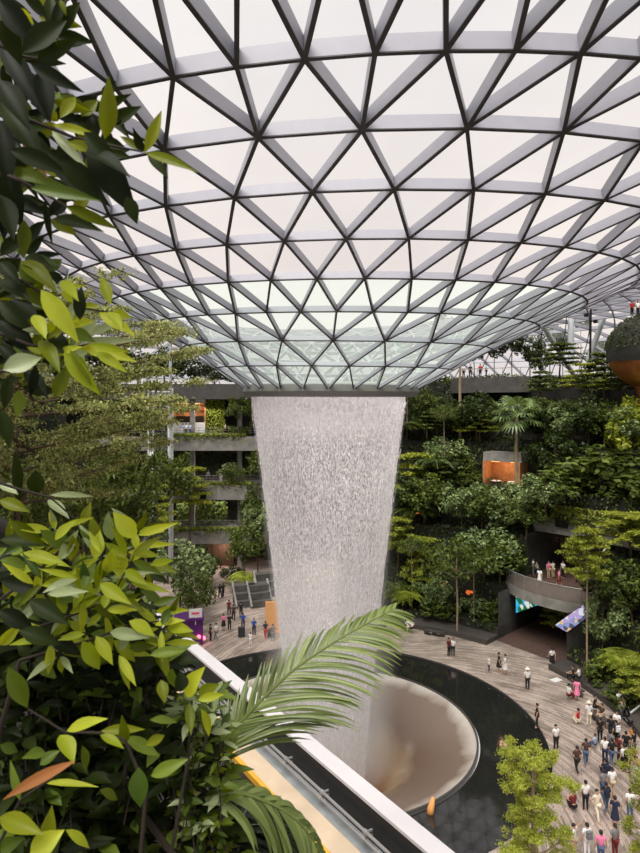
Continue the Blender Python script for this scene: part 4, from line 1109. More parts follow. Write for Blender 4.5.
hang(31., 46, 92, 11.4, 5200, 'creepers trailing over the concrete band above the balcony')
# ------------------------------------------------------------------ near planting: leaves modelled one by one
FG = ['fg_dark', 'fg_olive', 'fg_lime', 'fg_green', 'fg_pale', 'fg_red']
KEY = {'d': 0, 'o': 1, 'l': 2, 'g': 3, 'p': 4, 'r': 5}
def leaf(B, a, b, w, mi, face, roll=0., droop=.08, seg=7):
    """one pointed leaf with a folded blade from stalk a to tip b"""
    a, b = Vector(a), Vector(b); d = b - a; L = d.length; d.normalize()
    s = d.cross(face).normalized(); u = s.cross(d)
    s, u = s * math.cos(roll) + u * math.sin(roll), u * math.cos(roll) - s * math.sin(roll)
    rows = []
    for i in range(seg + 1):
        t = i / seg; hw = w / 2 * (math.sin(PI * min(1, t ** .8)) ** 1.1 if 0 < t < 1 else 0.) + .0006
        c = a + d * L * t - u * L * droop * (4 * t * (1 - t) * -.6 + t * t * .5)
        rows.append([c - s * hw + u * hw * .4, c - s * hw * .5 + u * hw * .16, c, c + s * hw * .5 + u * hw * .16, c + s * hw + u * hw * .4])
    B.quadgrid(rows, mi)
def px_leaf(B, x0, y0, x1, y1, wpx, k, Y, dj=.1):
    Ya = Y + rnd.uniform(-dj, dj); Yb = Ya + rnd.uniform(-.06, .06)
    a, b = at(x0, y0, Ya), at(x1, y1, Yb)
    face = (Vector((0, 0, EYE)) - a).normalized() + Vector((rnd.uniform(-.35, .35), 0, rnd.uniform(.0, .5)))
    leaf(B, a, b, wpx / F * Ya * .95, KEY[k], face, rnd.uniform(-.25, .25)); return a
def twig(B, P, Y, r=.004):
    B.tube([at(x, y, Y + dy) for x, y, dy in P], [r * (1 - .6 * i / (len(P) - 1)) for i in range(len(P))], 5)
def spray(B, Bt, x, y, Y, n, lpx, wpx, keys, spread=PI, a0=0., dj=.12):
    """whorl of leaves at a twig end, px units"""
    for i in range(n):
        a = a0 + spread * (i / max(1, n - 1) - .5) * 2 + rnd.uniform(-.3, .3); l = lpx * rnd.uniform(.65, 1.15)
        fx, fy = math.cos(a) * l, math.sin(a) * l * rnd.uniform(.5, 1)
        px_leaf(B, x + fx * .1, y + fy * .1, x + fx, y + fy, wpx * rnd.uniform(.7, 1.15), rnd.choice(keys), Y, dj)
def shrub(name, label, leaves, Y, twigs, root, sprays=(), dj=.1):
    e = empty(name, (0, 0, 0)); rt = Vector(root); tag(e, label, 'shrub')
    B, Bt = MB(), MB()
    for q in leaves: px_leaf(B, *q[:4], q[4], q[5], Y + (q[6] if len(q) > 6 else 0.), dj)
    for s in sprays: spray(B, Bt, *s)
    for t in twigs:
        twig(Bt, t, Y, .006)
    # stems down to the soil
    for t in twigs[:3]:
        p = at(t[0][0], t[0][1], Y + t[0][2]); Bt.tube([p, p.lerp(rt, .35) + Vector((0, .05, -.1)), rt], [.006, .011, .016], 6)
    o = B.build('foliage', FG, e, smooth=True); Bt.build('stem', 'bark_dark', e)
    for c in (o,): pass
    e.location = rt
    for c in COL.objects:
        if c.parent == e: c.matrix_parent_inverse = Matrix.Translation(-rt)
    return e
def bank(x, y):  # soil height at a place
    n = x * NV.x + y * NV.y; P = ((-3, -1.7), (.2, -1.8), (.8, -2.2), (1.6, -2.9), (2.4, -3.6), (3.2, -4.3), (3.57, -4.62))
    for (a, za), (b, zb) in zip(P, P[1:]):
        if a <= n <= b: return EYE + za + (zb - za) * (n - a) / (b - a)
    return EYE - 4.7
def root(x, y): return (x, y, bank(x, y))

T1 = [(22, 53, 67, 19, 23, 'd'), (37, 61, 81, 37, 15, 'd'), (31, 64, 83, 92, 15, 'd'), (105, 139, 109, 76, 19, 'o'), (52, 131, 88, 170, 10, 'p'), (67, 142, 112, 162, 15, 'o'), (53, 125, 102, 138, 9, 'l'),
      (0, 40, 47, 119, 22, 'd'), (23, 140, 47, 177, 11, 'r'), (0, 168, 69, 188, 13, 'g'), (144, 153, 162, 110, 12, 'o'), (146, 153, 197, 171, 10, 'o'), (148, 155, 168, 178, 11, 'd'), (143, 152, 133, 128, 9, 'd'),
      (142, 150, 120, 136, 8, 'o'), (88, 138, 138, 219, 32, 'd'), (47, 150, 110, 206, 28, 'd'), (31, 188, 100, 200, 14, 'g'), (0, 170, 22, 228, 26, 'd'), (66, 206, 105, 220, 10, 'd'), (0, 0, 40, 48, 24, 'd'), (25, 0, 48, 18, 16, 'd'),
      (60, 0, 66, 15, 6, 'o'), (16, 8, 34, 24, 9, 'l'), (26, 122, 48, 128, 15, 'g'), (66, 207, 118, 229, 12, 'o'), (45, 200, 52, 245, 7, 'd'), (0, 256, 28, 231, 15, 'd'), (24, 220, 24, 258, 14, 'o'), (127, 196, 137, 224, 15, 'd'),
      (0, 80, 30, 130, 24, 'd'), (0, 100, 45, 165, 26, 'd'), (0, 130, 60, 160, 24, 'd'), (10, 150, 70, 175, 20, 'd'), (0, 195, 14, 240, 22, 'd'), (60, 160, 100, 200, 26, 'd'), (80, 150, 130, 175, 22, 'd'), (52, 100, 92, 112, 12, 'o'), (48, 118, 60, 90, 12, 'g'),
      (0, 20, 22, 66, 20, 'd'), (40, 70, 50, 122, 20, 'd'), (60, 118, 76, 96, 12, 'o'), (0, 60, 36, 78, 16, 'd'), (0, 120, 10, 190, 24, 'd'), (12, 10, 2, 50, 18, 'd'), (100, 140, 128, 150, 12, 'd'), (84, 132, 120, 166, 18, 'd'), (0, 148, 40, 200, 16, 'd')]
shrub('overhanging_shrub', 'dark glossy leaved branch overhanging the top left against the roof', T1, 1.5,
      [[(-10, 90, .05), (30, 120, 0), (75, 138, 0), (143, 152, 0)], [(-10, 40, 0), (20, 56, 0), (45, 60, 0)], [(-10, 170, .05), (20, 180, 0), (66, 206, 0)]], root(-1.0, 1.25),
      sprays=[(rnd.uniform(-5, 60), rnd.uniform(0, 230), 1.75, 5, 52, 15, 'ddddo', PI, rnd.uniform(0, 6), .12) for _ in range(22)] + [(rnd.uniform(50, 105), rnd.uniform(95, 200), 1.7, 4, 42, 13, 'dddo', PI, rnd.uniform(0, 6), .1) for _ in range(9)])
T2 = [(21, 261, 57, 291, 19, 'o'), (41, 290, 79, 343, 21, 'l', -.15), (110, 305, 101, 275, 12, 'l'), (80, 320, 81, 286, 13, 'd'), (79, 344, 97, 319, 19, 'p'), (77, 340, 140, 340, 8, 'p'), (82, 347, 136, 361, 16, 'l'), (64, 352, 100, 395, 17, 'l'),
      (3, 370, 42, 357, 21, 'p', -.15), (34, 315, 46, 338, 14, 'l'), (99, 313, 135, 335, 13, 'l'), (108, 312, 122, 330, 12, 'l'), (0, 300, 33, 333, 18, 'd'), (0, 390, 22, 377, 13, 'd'), (25, 370, 48, 398, 16, 'd'), (55, 398, 70, 362, 15, 'o'), (95, 352, 127, 372, 11, 'l'),
      (62, 281, 78, 300, 13, 'l'), (75, 308, 100, 305, 8, 'l'), (84, 335, 120, 322, 9, 'p'), (90, 345, 130, 352, 8, 'l'), (0, 280, 30, 300, 20, 'd'), (10, 300, 40, 325, 20, 'd'), (0, 320, 34, 345, 22, 'd'), (20, 290, 50, 306, 16, 'o'), (50, 330, 70, 365, 18, 'd'), (40, 340, 60, 372, 16, 'o'),
      (60, 300, 72, 330, 16, 'o'), (5, 335, 40, 350, 16, 'd'), (60, 355, 84, 372, 12, 'g'), (0, 345, 20, 365, 14, 'd'), (45, 345, 75, 352, 12, 'd'), (70, 330, 95, 342, 13, 'g'), (20, 265, 40, 285, 14, 'g'), (0, 262, 20, 284, 16, 'd'), (112, 312, 132, 318, 9, 'l'), (70, 350, 92, 385, 10, 'o'), (66, 350, 88, 372, 14, 'l'),
      (10, 378, 4, 410, 13, 'd'), (0, 410, 10, 448, 15, 'd'), (36, 365, 30, 398, 10, 'd')]
shrub('leafy_shrub', 'sunlit lime leaved branch at the left edge below the dark branch', T2, 1.7,
      [[(-8, 330, .05), (30, 345, 0), (64, 350, 0), (84, 345, 0)], [(-8, 290, .05), (22, 280, 0), (60, 305, 0), (108, 312, 0)], [(-8, 372, 0), (20, 370, 0), (36, 366, 0)]], root(-1.3, 1.6),
      sprays=[(rnd.uniform(-5, 55), rnd.uniform(255, 390), 1.9, 5, 42, 13, 'dddgo', PI, rnd.uniform(0, 6), .1) for _ in range(16)] + [(rnd.uniform(40, 105), rnd.uniform(290, 370), 1.72, 5, 30, 9, 'lloglp', PI * .7, rnd.uniform(-.6, .6), .1) for _ in range(9)])
T3 = [(20, 554, 70, 566, 14, 'l'), (72, 535, 71, 562, 13, 'o'), (48, 500, 69, 518, 11, 'p'), (50, 495, 93, 496, 7, 'p'), (36, 470, 36, 497, 17, 'd'), (15, 450, 18, 510, 11, 'd'), (136, 538, 113, 512, 19, 'l'), (112, 540, 108, 512, 13, 'p'), (138, 535, 177, 523, 9, 'l'), (136, 545, 175, 544, 7, 'l'),
      (119, 578, 122, 548, 16, 'l'), (106, 572, 113, 548, 15, 'l'), (110, 578, 155, 572, 7, 'p'), (100, 583, 131, 604, 14, 'l'), (94, 595, 113, 620, 15, 'o'), (131, 583, 170, 592, 8, 'l'), (153, 604, 178, 597, 9, 'g'), (156, 611, 189, 610, 9, 'l'), (168, 627, 193, 631, 12, 'l'), (129, 621, 155, 636, 14, 'l'),
      (82, 641, 100, 670, 17, 'l'), (96, 636, 113, 665, 13, 'l'), (110, 632, 148, 638, 13, 'p'), (113, 640, 136, 662, 13, 'l'), (129, 648, 155, 646, 11, 'o'), (158, 632, 161, 672, 10, 'o'), (69, 571, 91, 593, 13, 'l'), (82, 525, 91, 502, 10, 'o'), (0, 580, 65, 592, 18, 'd'),
      (0, 540, 50, 545, 16, 'd'), (10, 520, 44, 545, 14, 'o'), (95, 560, 100, 530, 14, 'l'), (60, 560, 78, 530, 12, 'p'), (130, 560, 150, 545, 10, 'l'), (128, 552, 160, 556, 9, 'l'), (140, 590, 165, 605, 10, 'g'), (120, 600, 145, 612, 12, 'o'), (60, 600, 90, 625, 16, 'd'), (30, 600, 70, 625, 18, 'd'),
      (20, 630, 60, 645, 18, 'd'), (50, 640, 82, 655, 16, 'd'), (70, 610, 100, 640, 16, 'd'), (0, 610, 35, 630, 18, 'd'), (140, 612, 165, 640, 12, 'd'), (145, 640, 170, 660, 12, 'g'), (100, 545, 90, 515, 12, 'o'), (84, 590, 96, 560, 12, 'g'), (0, 560, 30, 568, 12, 'g'), (0, 500, 30, 512, 13, 'o'),
      (0, 485, 18, 494, 10, 'p'), (120, 615, 140, 598, 11, 'l'), (150, 565, 174, 560, 8, 'l'), (155, 625, 185, 620, 9, 'l'), (150, 655, 186, 650, 11, 'g'), (0, 645, 22, 622, 12, 'l'), (55, 540, 76, 520, 11, 'l'), (40, 530, 66, 552, 13, 'g'), (125, 570, 148, 585, 11, 'l'), (90, 610, 122, 625, 12, 'g')]
shrub('leafy_shrub', 'large lime leaved shrub at left in front of the path and kiosk', T3, 2.1,
      [[(-8, 640, .1), (60, 620, 0), (110, 600, 0), (140, 545, 0)], [(0, 600, .1), (40, 570, 0), (80, 530, 0)], [(20, 660, 0), (90, 640, 0), (130, 625, 0), (165, 620, 0)], [(-8, 480, 0), (22, 490, 0), (50, 497, 0), (82, 525, 0)]], root(-1.35, 2.0),
      sprays=[(rnd.uniform(0, 150), rnd.uniform(540, 660), 2.3, 6, 36, 10, 'ddgdo', PI, rnd.uniform(0, 6), .1) for _ in range(30)] + [(rnd.uniform(20, 165), rnd.uniform(530, 655), 2.12, 6, 40, 9, 'llgopl', PI, rnd.uniform(0, 6), .1) for _ in range(20)])
T4 = [(8, 667, 28, 709, 19, 'g'), (67, 731, 107, 718, 13, 'l'), (60, 735, 74, 763, 18, 'l'), (75, 761, 0, 800, 12, 'r', -.2), (45, 783, 98, 786, 7, 'l'), (101, 731, 145, 729, 10, 'o'), (125, 737, 160, 756, 13, 'g'), (139, 767, 140, 808, 20, 'g', -.1), (151, 776, 188, 759, 14, 'g', -.1), (0, 817, 43, 834, 19, 'o', -.2),
      (30, 853, 64, 830, 23, 'l', -.2), (66, 830, 90, 848, 10, 'l', -.2), (186, 696, 204, 667, 19, 'l'), (199, 698, 219, 684, 16, 'o'), (180, 692, 180, 670, 16, 'd'), (189, 703, 191, 735, 10, 'o'), (201, 709, 210, 737, 10, 'l'), (161, 680, 165, 703, 12, 'o'), (198, 700, 224, 694, 9, 'l'), (172, 668, 178, 690, 13, 'g'), (82, 746, 86, 772, 10, 'o'), (45, 752, 22, 758, 12, 'g'), (125, 744, 122, 716, 11, 'o'), (100, 735, 124, 748, 10, 'l'),
      (60, 850, 110, 842, 12, 'd'), (0, 850, 24, 838, 16, 'g', -.2), (40, 765, 60, 750, 12, 'g'), (145, 745, 165, 735, 10, 'o'), (100, 790, 118, 800, 10, 'o'), (20, 800, 10, 760, 8, 'g'), (0, 745, 18, 752, 11, 'g'), (44, 848, 52, 806, 16, 'o', -.2), (150, 720, 178, 722, 9, 'g')]
shrub('twiggy_shrub', 'low shrub with long yellow green and one reddish leaf at the bottom left', T4, 1.75,
      [[(140, 860, 0), (146, 790, 0), (125, 740, 0), (100, 733, 0), (65, 732, 0), (28, 709, 0)], [(170, 860, .1), (188, 760, .1), (192, 700, .0)], [(-8, 860, 0), (20, 800, 0), (75, 762, 0)]], root(-.95, 1.72))
# deep mass of dark small leaves below
def dark_mass(name, label, n, Y0, Y1, keys, l, w, test, rt):
    e = empty(name, rt); tag(e, label, 'shrub'); B, Bt = MB(), MB(); k = 0
    while k < n:
        x, y = rnd.uniform(-15, 265), rnd.uniform(590, 870)
        if not test(x, y): continue
        Y = rnd.uniform(Y0, Y1); c = at(x, y, Y); tw = c + Vector((rnd.uniform(-.05, .05), rnd.uniform(-.05, .05), -.12)); Bt.tube([tw, c], [.003, .002], 4)
        a0 = rnd.uniform(0, 6)
        for i in range(5):
            a = a0 + 1.25 * i; d = Vector((math.cos(a), math.sin(a) * .8, rnd.uniform(-.3, .5))).normalized(); ll = l * rnd.uniform(.6, 1.2)
            leaf(B, c + d * ll * .1, c + d * ll, w * rnd.uniform(.7, 1.2), KEY[rnd.choice(keys)], Vector((rnd.uniform(-.4, .4), -.4, 1)), rnd.uniform(-.4, .4), .1, 4)
        k += 1
    Bt.tube([Vector(rt), Vector(rt) + Vector((0, .1, .4)), at(100, 760, (Y0 + Y1) / 2)], [.03, .02, .01], 6)
    for o in (B.build('foliage', FG, e, smooth=True), Bt.build('stem', 'bark_dark', e)): o.matrix_parent_inverse = Matrix.Translation(-Vector(rt))
lim = lambda x, y: x < 150 + (y - 600) * .42 and x < 235
dark_mass('underplanting_shrub', 'dense dark small leaved shrub filling the lower left behind the twigs', 520, 2.4, 3.3, 'dddddgd', .13, .05, lambda x, y: lim(x, y), root(-1.2, 2.55))
dark_mass('underplanting_shrub', 'mid green whorl leaved plant beside the palm frond at the bottom', 105, 2.4, 2.8, 'ggpgpgo', .08, .026, lambda x, y: 170 < x < 226 and 690 < y < 860 and x > 150 + (y - 690) * .2, root(-.35, 2.3))
dark_mass('underplanting_shrub', 'deep green shrub behind the lime leaved shrub, at the left edge', 170, 2.6, 3.2, 'ddddg', .15, .06, lambda x, y: x < 120 and y < 700, root(-1.5, 2.75))

# ------------------------------------------------------------------ palm fronds by the ledge
def frond(e, P, Y0, Y1, n, Lf, wf, mat, gravity, up_side, label=None):
    pts = [at(x, y, Y0 + (Y1 - Y0) * i / (len(P) - 1)) for i, (x, y) in enumerate(P)]
    def cr(t):
        t *= len(pts) - 1; i = min(int(t), len(pts) - 2); f = t - i
        p0, p1, p2, p3 = pts[max(i - 1, 0)], pts[i], pts[i + 1], pts[min(i + 2, len(pts) - 1)]
        return .5 * ((2 * p1) + (p2 - p0) * f + (2 * p0 - 5 * p1 + 4 * p2 - p3) * f * f + (3 * p1 - p0 - 3 * p2 + p3) * f ** 3)
    B = MB(); B.tube([cr(i / 24) for i in range(25)], [.012 * (1 - .85 * i / 24) for i in range(25)], 6); r = B.build('frond', mat, e)
    B2 = MB(); cam = Vector((0, 0, EYE))
    for i in range(n):
        t = .04 + .95 * i / n; p = cr(t); d = (cr(min(1, t + .02)) - cr(max(0, t - .02))).normalized(); face = (cam - p).normalized() * .8 + Vector((0, 0, .45))
        face = (face - d * face.dot(d)).normalized(); s = d.cross(face).normalized()
        for sg in (-1, 1):
            ll = Lf * (1.1 - .45 * t) * (math.sin(PI * (.22 + .7 * t)) ** .8) * rnd.uniform(.88, 1.1) * (up_side if sg < 0 else 1.) * (1.4 - .4 * t if sg > 0 else 1.)
            q = p; dirv = (d * rnd.uniform(.9, 1.15) + s * sg * rnd.uniform(.6, .85) + face * rnd.uniform(-.1, .25)).normalized(); rows = []
            for k in range(8):
                f = k / 7; hw = wf * (.35 + .65 * math.sin(PI * min(1., .15 + f * .85)) if k < 7 else .05) / 2
                sd = dirv.cross(face).normalized(); rows.append([q - sd * hw, q + face * -hw * .35, q + sd * hw]); q = q + dirv * ll / 7; dirv = (dirv + Vector((0, 0, -gravity * (.4 + f)))).normalized()
            B2.quadgrid(rows, 0)
    o = B2.build('leaflets', mat, r, smooth=True); return r
def fixparent(e, rt):
    e.location = rt
    for c in COL.objects:
        if c.parent == e: c.matrix_parent_inverse = Matrix.Translation(-Vector(rt))
rt = root(-.75, 3.0)
e = empty('palm_plant', (0, 0, 0)); tag(e, 'palm with one long arching green frond reaching across the waterfall foot', 'palm')
frond(e, [(205, 775), (222, 745), (250, 712), (290, 673), (330, 645), (366, 624), (396, 608)], 3.0, 3.5, 62, .47, .015, 'fg_palm', .14, .5)
B = MB(); B.tube([Vector(rt), at(200, 800, 2.95), at(205, 775, 3.0)], [.05, .03, .014], 7); B.build('stem', 'bark', e)
fixparent(e, rt)
rt = root(-.45, 3.1)
e = empty('palm_plant', (0, 0, 0)); tag(e, 'dark low palm with drooping leaflets at the bottom beside the ledge', 'palm')
frond(e, [(205, 800), (232, 792), (262, 800), (290, 815), (312, 838), (326, 866)], 2.5, 2.7, 26, .26, .02, 'fg_palm', .4, .6)
for k, (P, m_) in enumerate([([(214, 850), (240, 822), (270, 826), (300, 850), (318, 880)], 'fg_palmdark'), ([(206, 860), (228, 838), (250, 842), (275, 862), (290, 890)], 'fg_palmdark'), ([(224, 870), (258, 836), (284, 840), (306, 862), (318, 890)], 'fg_palmdark'), ([(205, 830), (230, 812), (256, 818), (280, 838), (300, 870)], 'fg_palmdark')]):
    frond(e, P, 2.7 + .08 * k, 2.9, 34, .30, .016, m_, .34, .8)
B = MB(); B.tube([Vector(rt), at(214, 870, 2.75)], [.05, .03], 7); B.build('stem', 'bark_dark', e)
fixparent(e, rt)
# ------------------------------------------------------------------ people
def skin_mesh(name, V, Ed, R, root_i, levels=1):
    me = bpy.data.meshes.new(name + '_src'); me.from_pydata([tuple(v) for v in V], Ed, []); me.update()
    o = bpy.data.objects.new(name + '_src', me); COL.objects.link(o)
    o.modifiers.new('s', 'SKIN'); sv = me.skin_vertices[0].data
    for i, r in enumerate(R): sv[i].radius = r if isinstance(r, tuple) else (r, r)
    sv[root_i].use_root = True
    if levels: m_ = o.modifiers.new('d', 'SUBSURF'); m_.levels = levels; m_.render_levels = levels
    dg = bpy.context.evaluated_depsgraph_get(); res = bpy.data.meshes.new_from_object(o.evaluated_get(dg)); res.name = name
    for p in res.polygons: p.use_smooth = True
    bpy.data.objects.remove(o); bpy.data.meshes.remove(me); return res
def pose_joints(kind):
    v = lambda x, y, z: Vector((x, y, z))
    J = dict(pelvis=v(0, 0, .95), waist=v(0, 0, 1.10), chest=v(0, .0, 1.30), neck=v(0, 0, 1.46), chin=v(0, -.03, 1.54), skull=v(0, .0, 1.63), crown=v(0, .01, 1.70), nose=v(0, -.115, 1.60))
    for s, q in ((-1, 'l'), (1, 'r')):
        J['sh' + q] = v(.19 * s, 0, 1.40); J['el' + q] = v(.25 * s, .02, 1.13); J['wr' + q] = v(.26 * s, -.05, .88)
        J['hip' + q] = v(.095 * s, 0, .90); J['kn' + q] = v(.10 * s, -.01, .50); J['an' + q] = v(.105 * s, .02, .09); J['to' + q] = v(.12 * s, -.15, .035)
    if kind == 'walk':
        J['knl'] = v(-.1, -.16, .53); J['anl'] = v(-.1, -.24, .11); J['tol'] = v(-.11, -.40, .06); J['knr'] = v(.1, .06, .50); J['anr'] = v(.1, .30, .17); J['tor'] = v(.11, .20, .05)
        J['ell'] = v(-.25, .12, 1.14); J['wrl'] = v(-.25, .12, .9); J['elr'] = v(.25, -.08, 1.14); J['wrr'] = v(.23, -.24, .96)
    if kind == 'phone':
        for s, q in ((-1, 'l'), (1, 'r')): J['el' + q] = v(.23 * s, -.10, 1.16); J['wr' + q] = v(.08 * s, -.30, 1.30)
    if kind == 'reach':
        J['elr'] = v(.34, -.12, 1.44); J['wrr'] = v(.36, -.26, 1.66)
    if kind in ('sit', 'crouch'):
        dz = -.47 if kind == 'sit' else -.62
        for k in J:
            if not k.startswith(('kn', 'an', 'to', 'hip')): J[k] = J[k] + v(0, -.06 if kind == 'crouch' else 0, dz)
        for s, q in ((-1, 'l'), (1, 'r')):
            J['hip' + q] = J['hip' + q] + v(0, 0, dz)
            J['kn' + q] = v(.13 * s, -.43, .49 if kind == 'sit' else .47); J['an' + q] = v(.12 * s, -.40 if kind == 'sit' else -.12, .09); J['to' + q] = v(.13 * s, -.56 if kind == 'sit' else -.30, .035)
            J['el' + q] = J['sh' + q] + v(.04 * s, -.12, -.25); J['wr' + q] = v(.10 * s, -.36, J['kn' + q].z + .12)
        if kind == 'sit':
            for k in J: J[k] = J[k] + v(0, 0, .0)
    return J
RB = dict(pelvis=(.135, .10), waist=(.12, .09), chest=(.145, .10), neck=.052, chin=.072, skull=(.082, .095), crown=.06, nose=.014, shl=.06, shr=.06, ell=.042, elr=.042, wrl=.03, wrr=.03,
          hipl=.085, hipr=.085, knl=.056, knr=.056, anl=.04, anr=.04, tol=.032, tor=.032)
BONES = [('pelvis', 'waist'), ('waist', 'chest'), ('chest', 'neck'), ('neck', 'chin'), ('chin', 'skull'), ('skull', 'crown'), ('skull', 'nose')] + [b for q in 'lr' for b in (('chest', 'sh' + q), ('sh' + q, 'el' + q), ('el' + q, 'wr' + q), ('pelvis', 'hip' + q), ('hip' + q, 'kn' + q), ('kn' + q, 'an' + q), ('an' + q, 'to' + q))]
def part_mesh(name, J, keys, scale, extra=0., cut=None):
    ks = list(keys); idx = {k: i for i, k in enumerate(ks)}; V = [J[k].copy() for k in ks]
    for c in (cut or ()):  # shorten the last bone: (end, from, fraction)
        V[idx[c[0]]] = J[c[1]].lerp(J[c[0]], c[2])
    Ed = [(idx[a], idx[b]) for a, b in BONES if a in idx and b in idx]
    R = []
    for k in ks:
        r = RB[k]; R.append(tuple(q * scale + extra for q in r) if isinstance(r, tuple) else r * scale + extra)
    return skin_mesh(name, V, Ed, R, 0)
def body_mesh(name, J):
    ks = list(J); idx = {k: i for i, k in enumerate(ks)}; V = [J[k].copy() for k in ks]; Ed = [(idx[a], idx[b]) for a, b in BONES]; R = [tuple(w_ * .86 for w_ in RB[k]) if k in ('chest', 'waist', 'pelvis') else (RB[k] * .88 if k[:2] == 'sh' else RB[k]) for k in ks]
    for s, q in ((-1, 'l'), (1, 'r')):   # palm, four fingers and a thumb
        d = (J['wr' + q] - J['el' + q]).normalized(); fwd = Vector((0, -1, 0)); sd = (fwd - d * fwd.dot(d)).normalized()
        pi = len(V); V.append(J['wr' + q] + d * .075); R.append((.034, .02)); Ed.append((idx['wr' + q], pi))
        cu = d.cross(sd).normalized() * s
        for k, (o_, l) in enumerate(((-.027, .068), (-.009, .08), (.009, .075), (.027, .058))):
            b0 = len(V); V.append(V[pi] + d * .03 - sd * o_); R.append(.009); Ed.append((pi, b0)); V.append(V[b0] + (d + cu * .3).normalized() * l * .55); R.append(.0085); Ed.append((b0, b0 + 1)); V.append(V[b0 + 1] + (d + cu * .9).normalized() * l * .45); R.append(.007); Ed.append((b0 + 1, b0 + 2))
        b0 = len(V); V.append(J['wr' + q] + d * .04 + sd * .035); R.append(.011); Ed.append((idx['wr' + q], b0)); V.append(V[b0] + (d + sd * .7).normalized() * .05); R.append(.009); Ed.append((b0, b0 + 1))
    return skin_mesh(name, V, Ed, R, 0)
UP = ('chest', 'waist', 'pelvis', 'neck', 'shl', 'shr', 'ell', 'elr'); LO = ('pelvis', 'hipl', 'hipr', 'knl', 'knr', 'anl', 'anr')
PM = {}
for kind in ('stand', 'walk', 'phone', 'reach', 'sit', 'crouch'):
    J = pose_joints(kind)
    J2 = dict(J); J2['chest'] = J['chest'] + Vector((0, 0, .05)); J2['pelvis'] = J['pelvis'] - Vector((0, 0, .03)); J2['shl'] = J['shl'] + Vector((.02, 0, .01)); J2['shr'] = J['shr'] + Vector((-.02, 0, .01))
    bm_ = body_mesh('person_' + kind, J); bm_.materials.clear(); bm_.materials.append(MATS['skin'])
    tp = part_mesh('shirt_' + kind, J2, UP, 1.1, .014, (('neck', 'chest', .7), ('ell', 'shl', .75), ('elr', 'shr', .75))); tp.materials.clear(); tp.materials.append(MATS['cloth'])
    bt = part_mesh('trousers_' + kind, J, LO, 1.08, .012); bt.materials.clear(); bt.materials.append(MATS['cloth'])
    B = MB(); h = J['skull'] + Vector((0, .012, .015))
    for i in range(9): pass
    rows = []
    for i in range(8):
        f = i / 7 * 1.75
        rows.append([h + Vector((.098 * math.sin(f) * math.cos(a), .116 * math.sin(f) * math.sin(a), .108 * math.cos(f) - (.05 * max(0, math.sin(a)) if i == 7 else 0))) if not (i >= 6 and math.sin(a) < -.55) else h + Vector((.09 * math.sin(1.1) * math.cos(a), .112 * math.sin(1.1) * math.sin(a), .104 * math.cos(1.1))) for a in (2 * PI * k / 14 for k in range(14))])
    B.quadgrid(rows, 0, close_u=True); hm = B.build('hair_' + kind, 'hair_black', smooth=True); hair = hm.data; bpy.data.objects.remove(hm)
    B = MB(); z0 = J['waist'].z + .02; hp = J['pelvis']
    if kind in ('stand', 'walk', 'phone', 'reach'): B.lathe([(.135, z0), (.165, .92), (.21, .7), (.235, .52)], 16)
    else: B.lathe([(.14, z0), (.2, hp.z), (.24, hp.z - .1), (.22, hp.z - .16)], 16, (0, -.06, 0))
    sm_ = B.build('skirt_' + kind, 'cloth', smooth=True); sk = sm_.data; bpy.data.objects.remove(sm_)
    PM[kind] = dict(body=bm_, shirt=tp, trousers=bt, hair=hair, skirt=sk, top=J['skull'])
B = MB(); B.lathe([(.01, .14), (.09, .13), (.11, .03), (.2, .0), (.2, -.012), (.1, .0)], 16); hm = B.build('hat_mesh', 'cloth', smooth=True); HAT = hm.data; bpy.data.objects.remove(hm)
B = MB(); B.box((0, 0, 0), (.28, .15, .38)); B.box((0, .09, -.05), (.2, .06, .2)); hm = B.build('pack_mesh', 'cloth'); PACK = hm.data; bpy.data.objects.remove(hm)
PAL = dict(white=(232, 230, 228), black=(26, 25, 27), grey=(120, 120, 124), blue=(34, 74, 160), navy=(30, 36, 60), jeans=(72, 92, 124), red=(186, 40, 44), pink=(236, 130, 168), cream=(226, 214, 192), brown=(74, 52, 42), beige=(190, 168, 138), orange=(206, 128, 50), paleblue=(176, 196, 222), green=(60, 84, 60), maroon=(110, 34, 36))
NP = [0]
def person(p, pose, top, low, face, label, group=None, skirt=False, hat=None, pack=None, h=1.):
    e = link('person', PM[pose]['body']); e.location = p; e.rotation_euler = (0, 0, math.radians(face)); e.scale = (h, h, h)
    tag(e, label, 'person', group)
    def put(nm, me, col=None):
        o = link(nm, me, e)
        if col: o.color = lin(PAL[col])
        return o
    put('shirt', PM[pose]['shirt'], top); put('trousers' if not skirt else 'skirt', PM[pose]['skirt' if skirt else 'trousers'], low)
    if hat: o = put('hat', HAT, hat); o.location = PM[pose]['top'] + Vector((0, 0, .045))
    put('hair', PM[pose]['hair'])
    if pack: o = put('backpack', PACK, pack); t = PM[pose]['top']; o.location = Vector((0, .2, t.z - .4))
    return e
def on(px, py, z=0.):
    p = ground(px, py, z)
    for _ in range(3):
        t = T(p.x, p.y)
        if t > 0: p = ground(px, py, t)
    return p
P_ = person
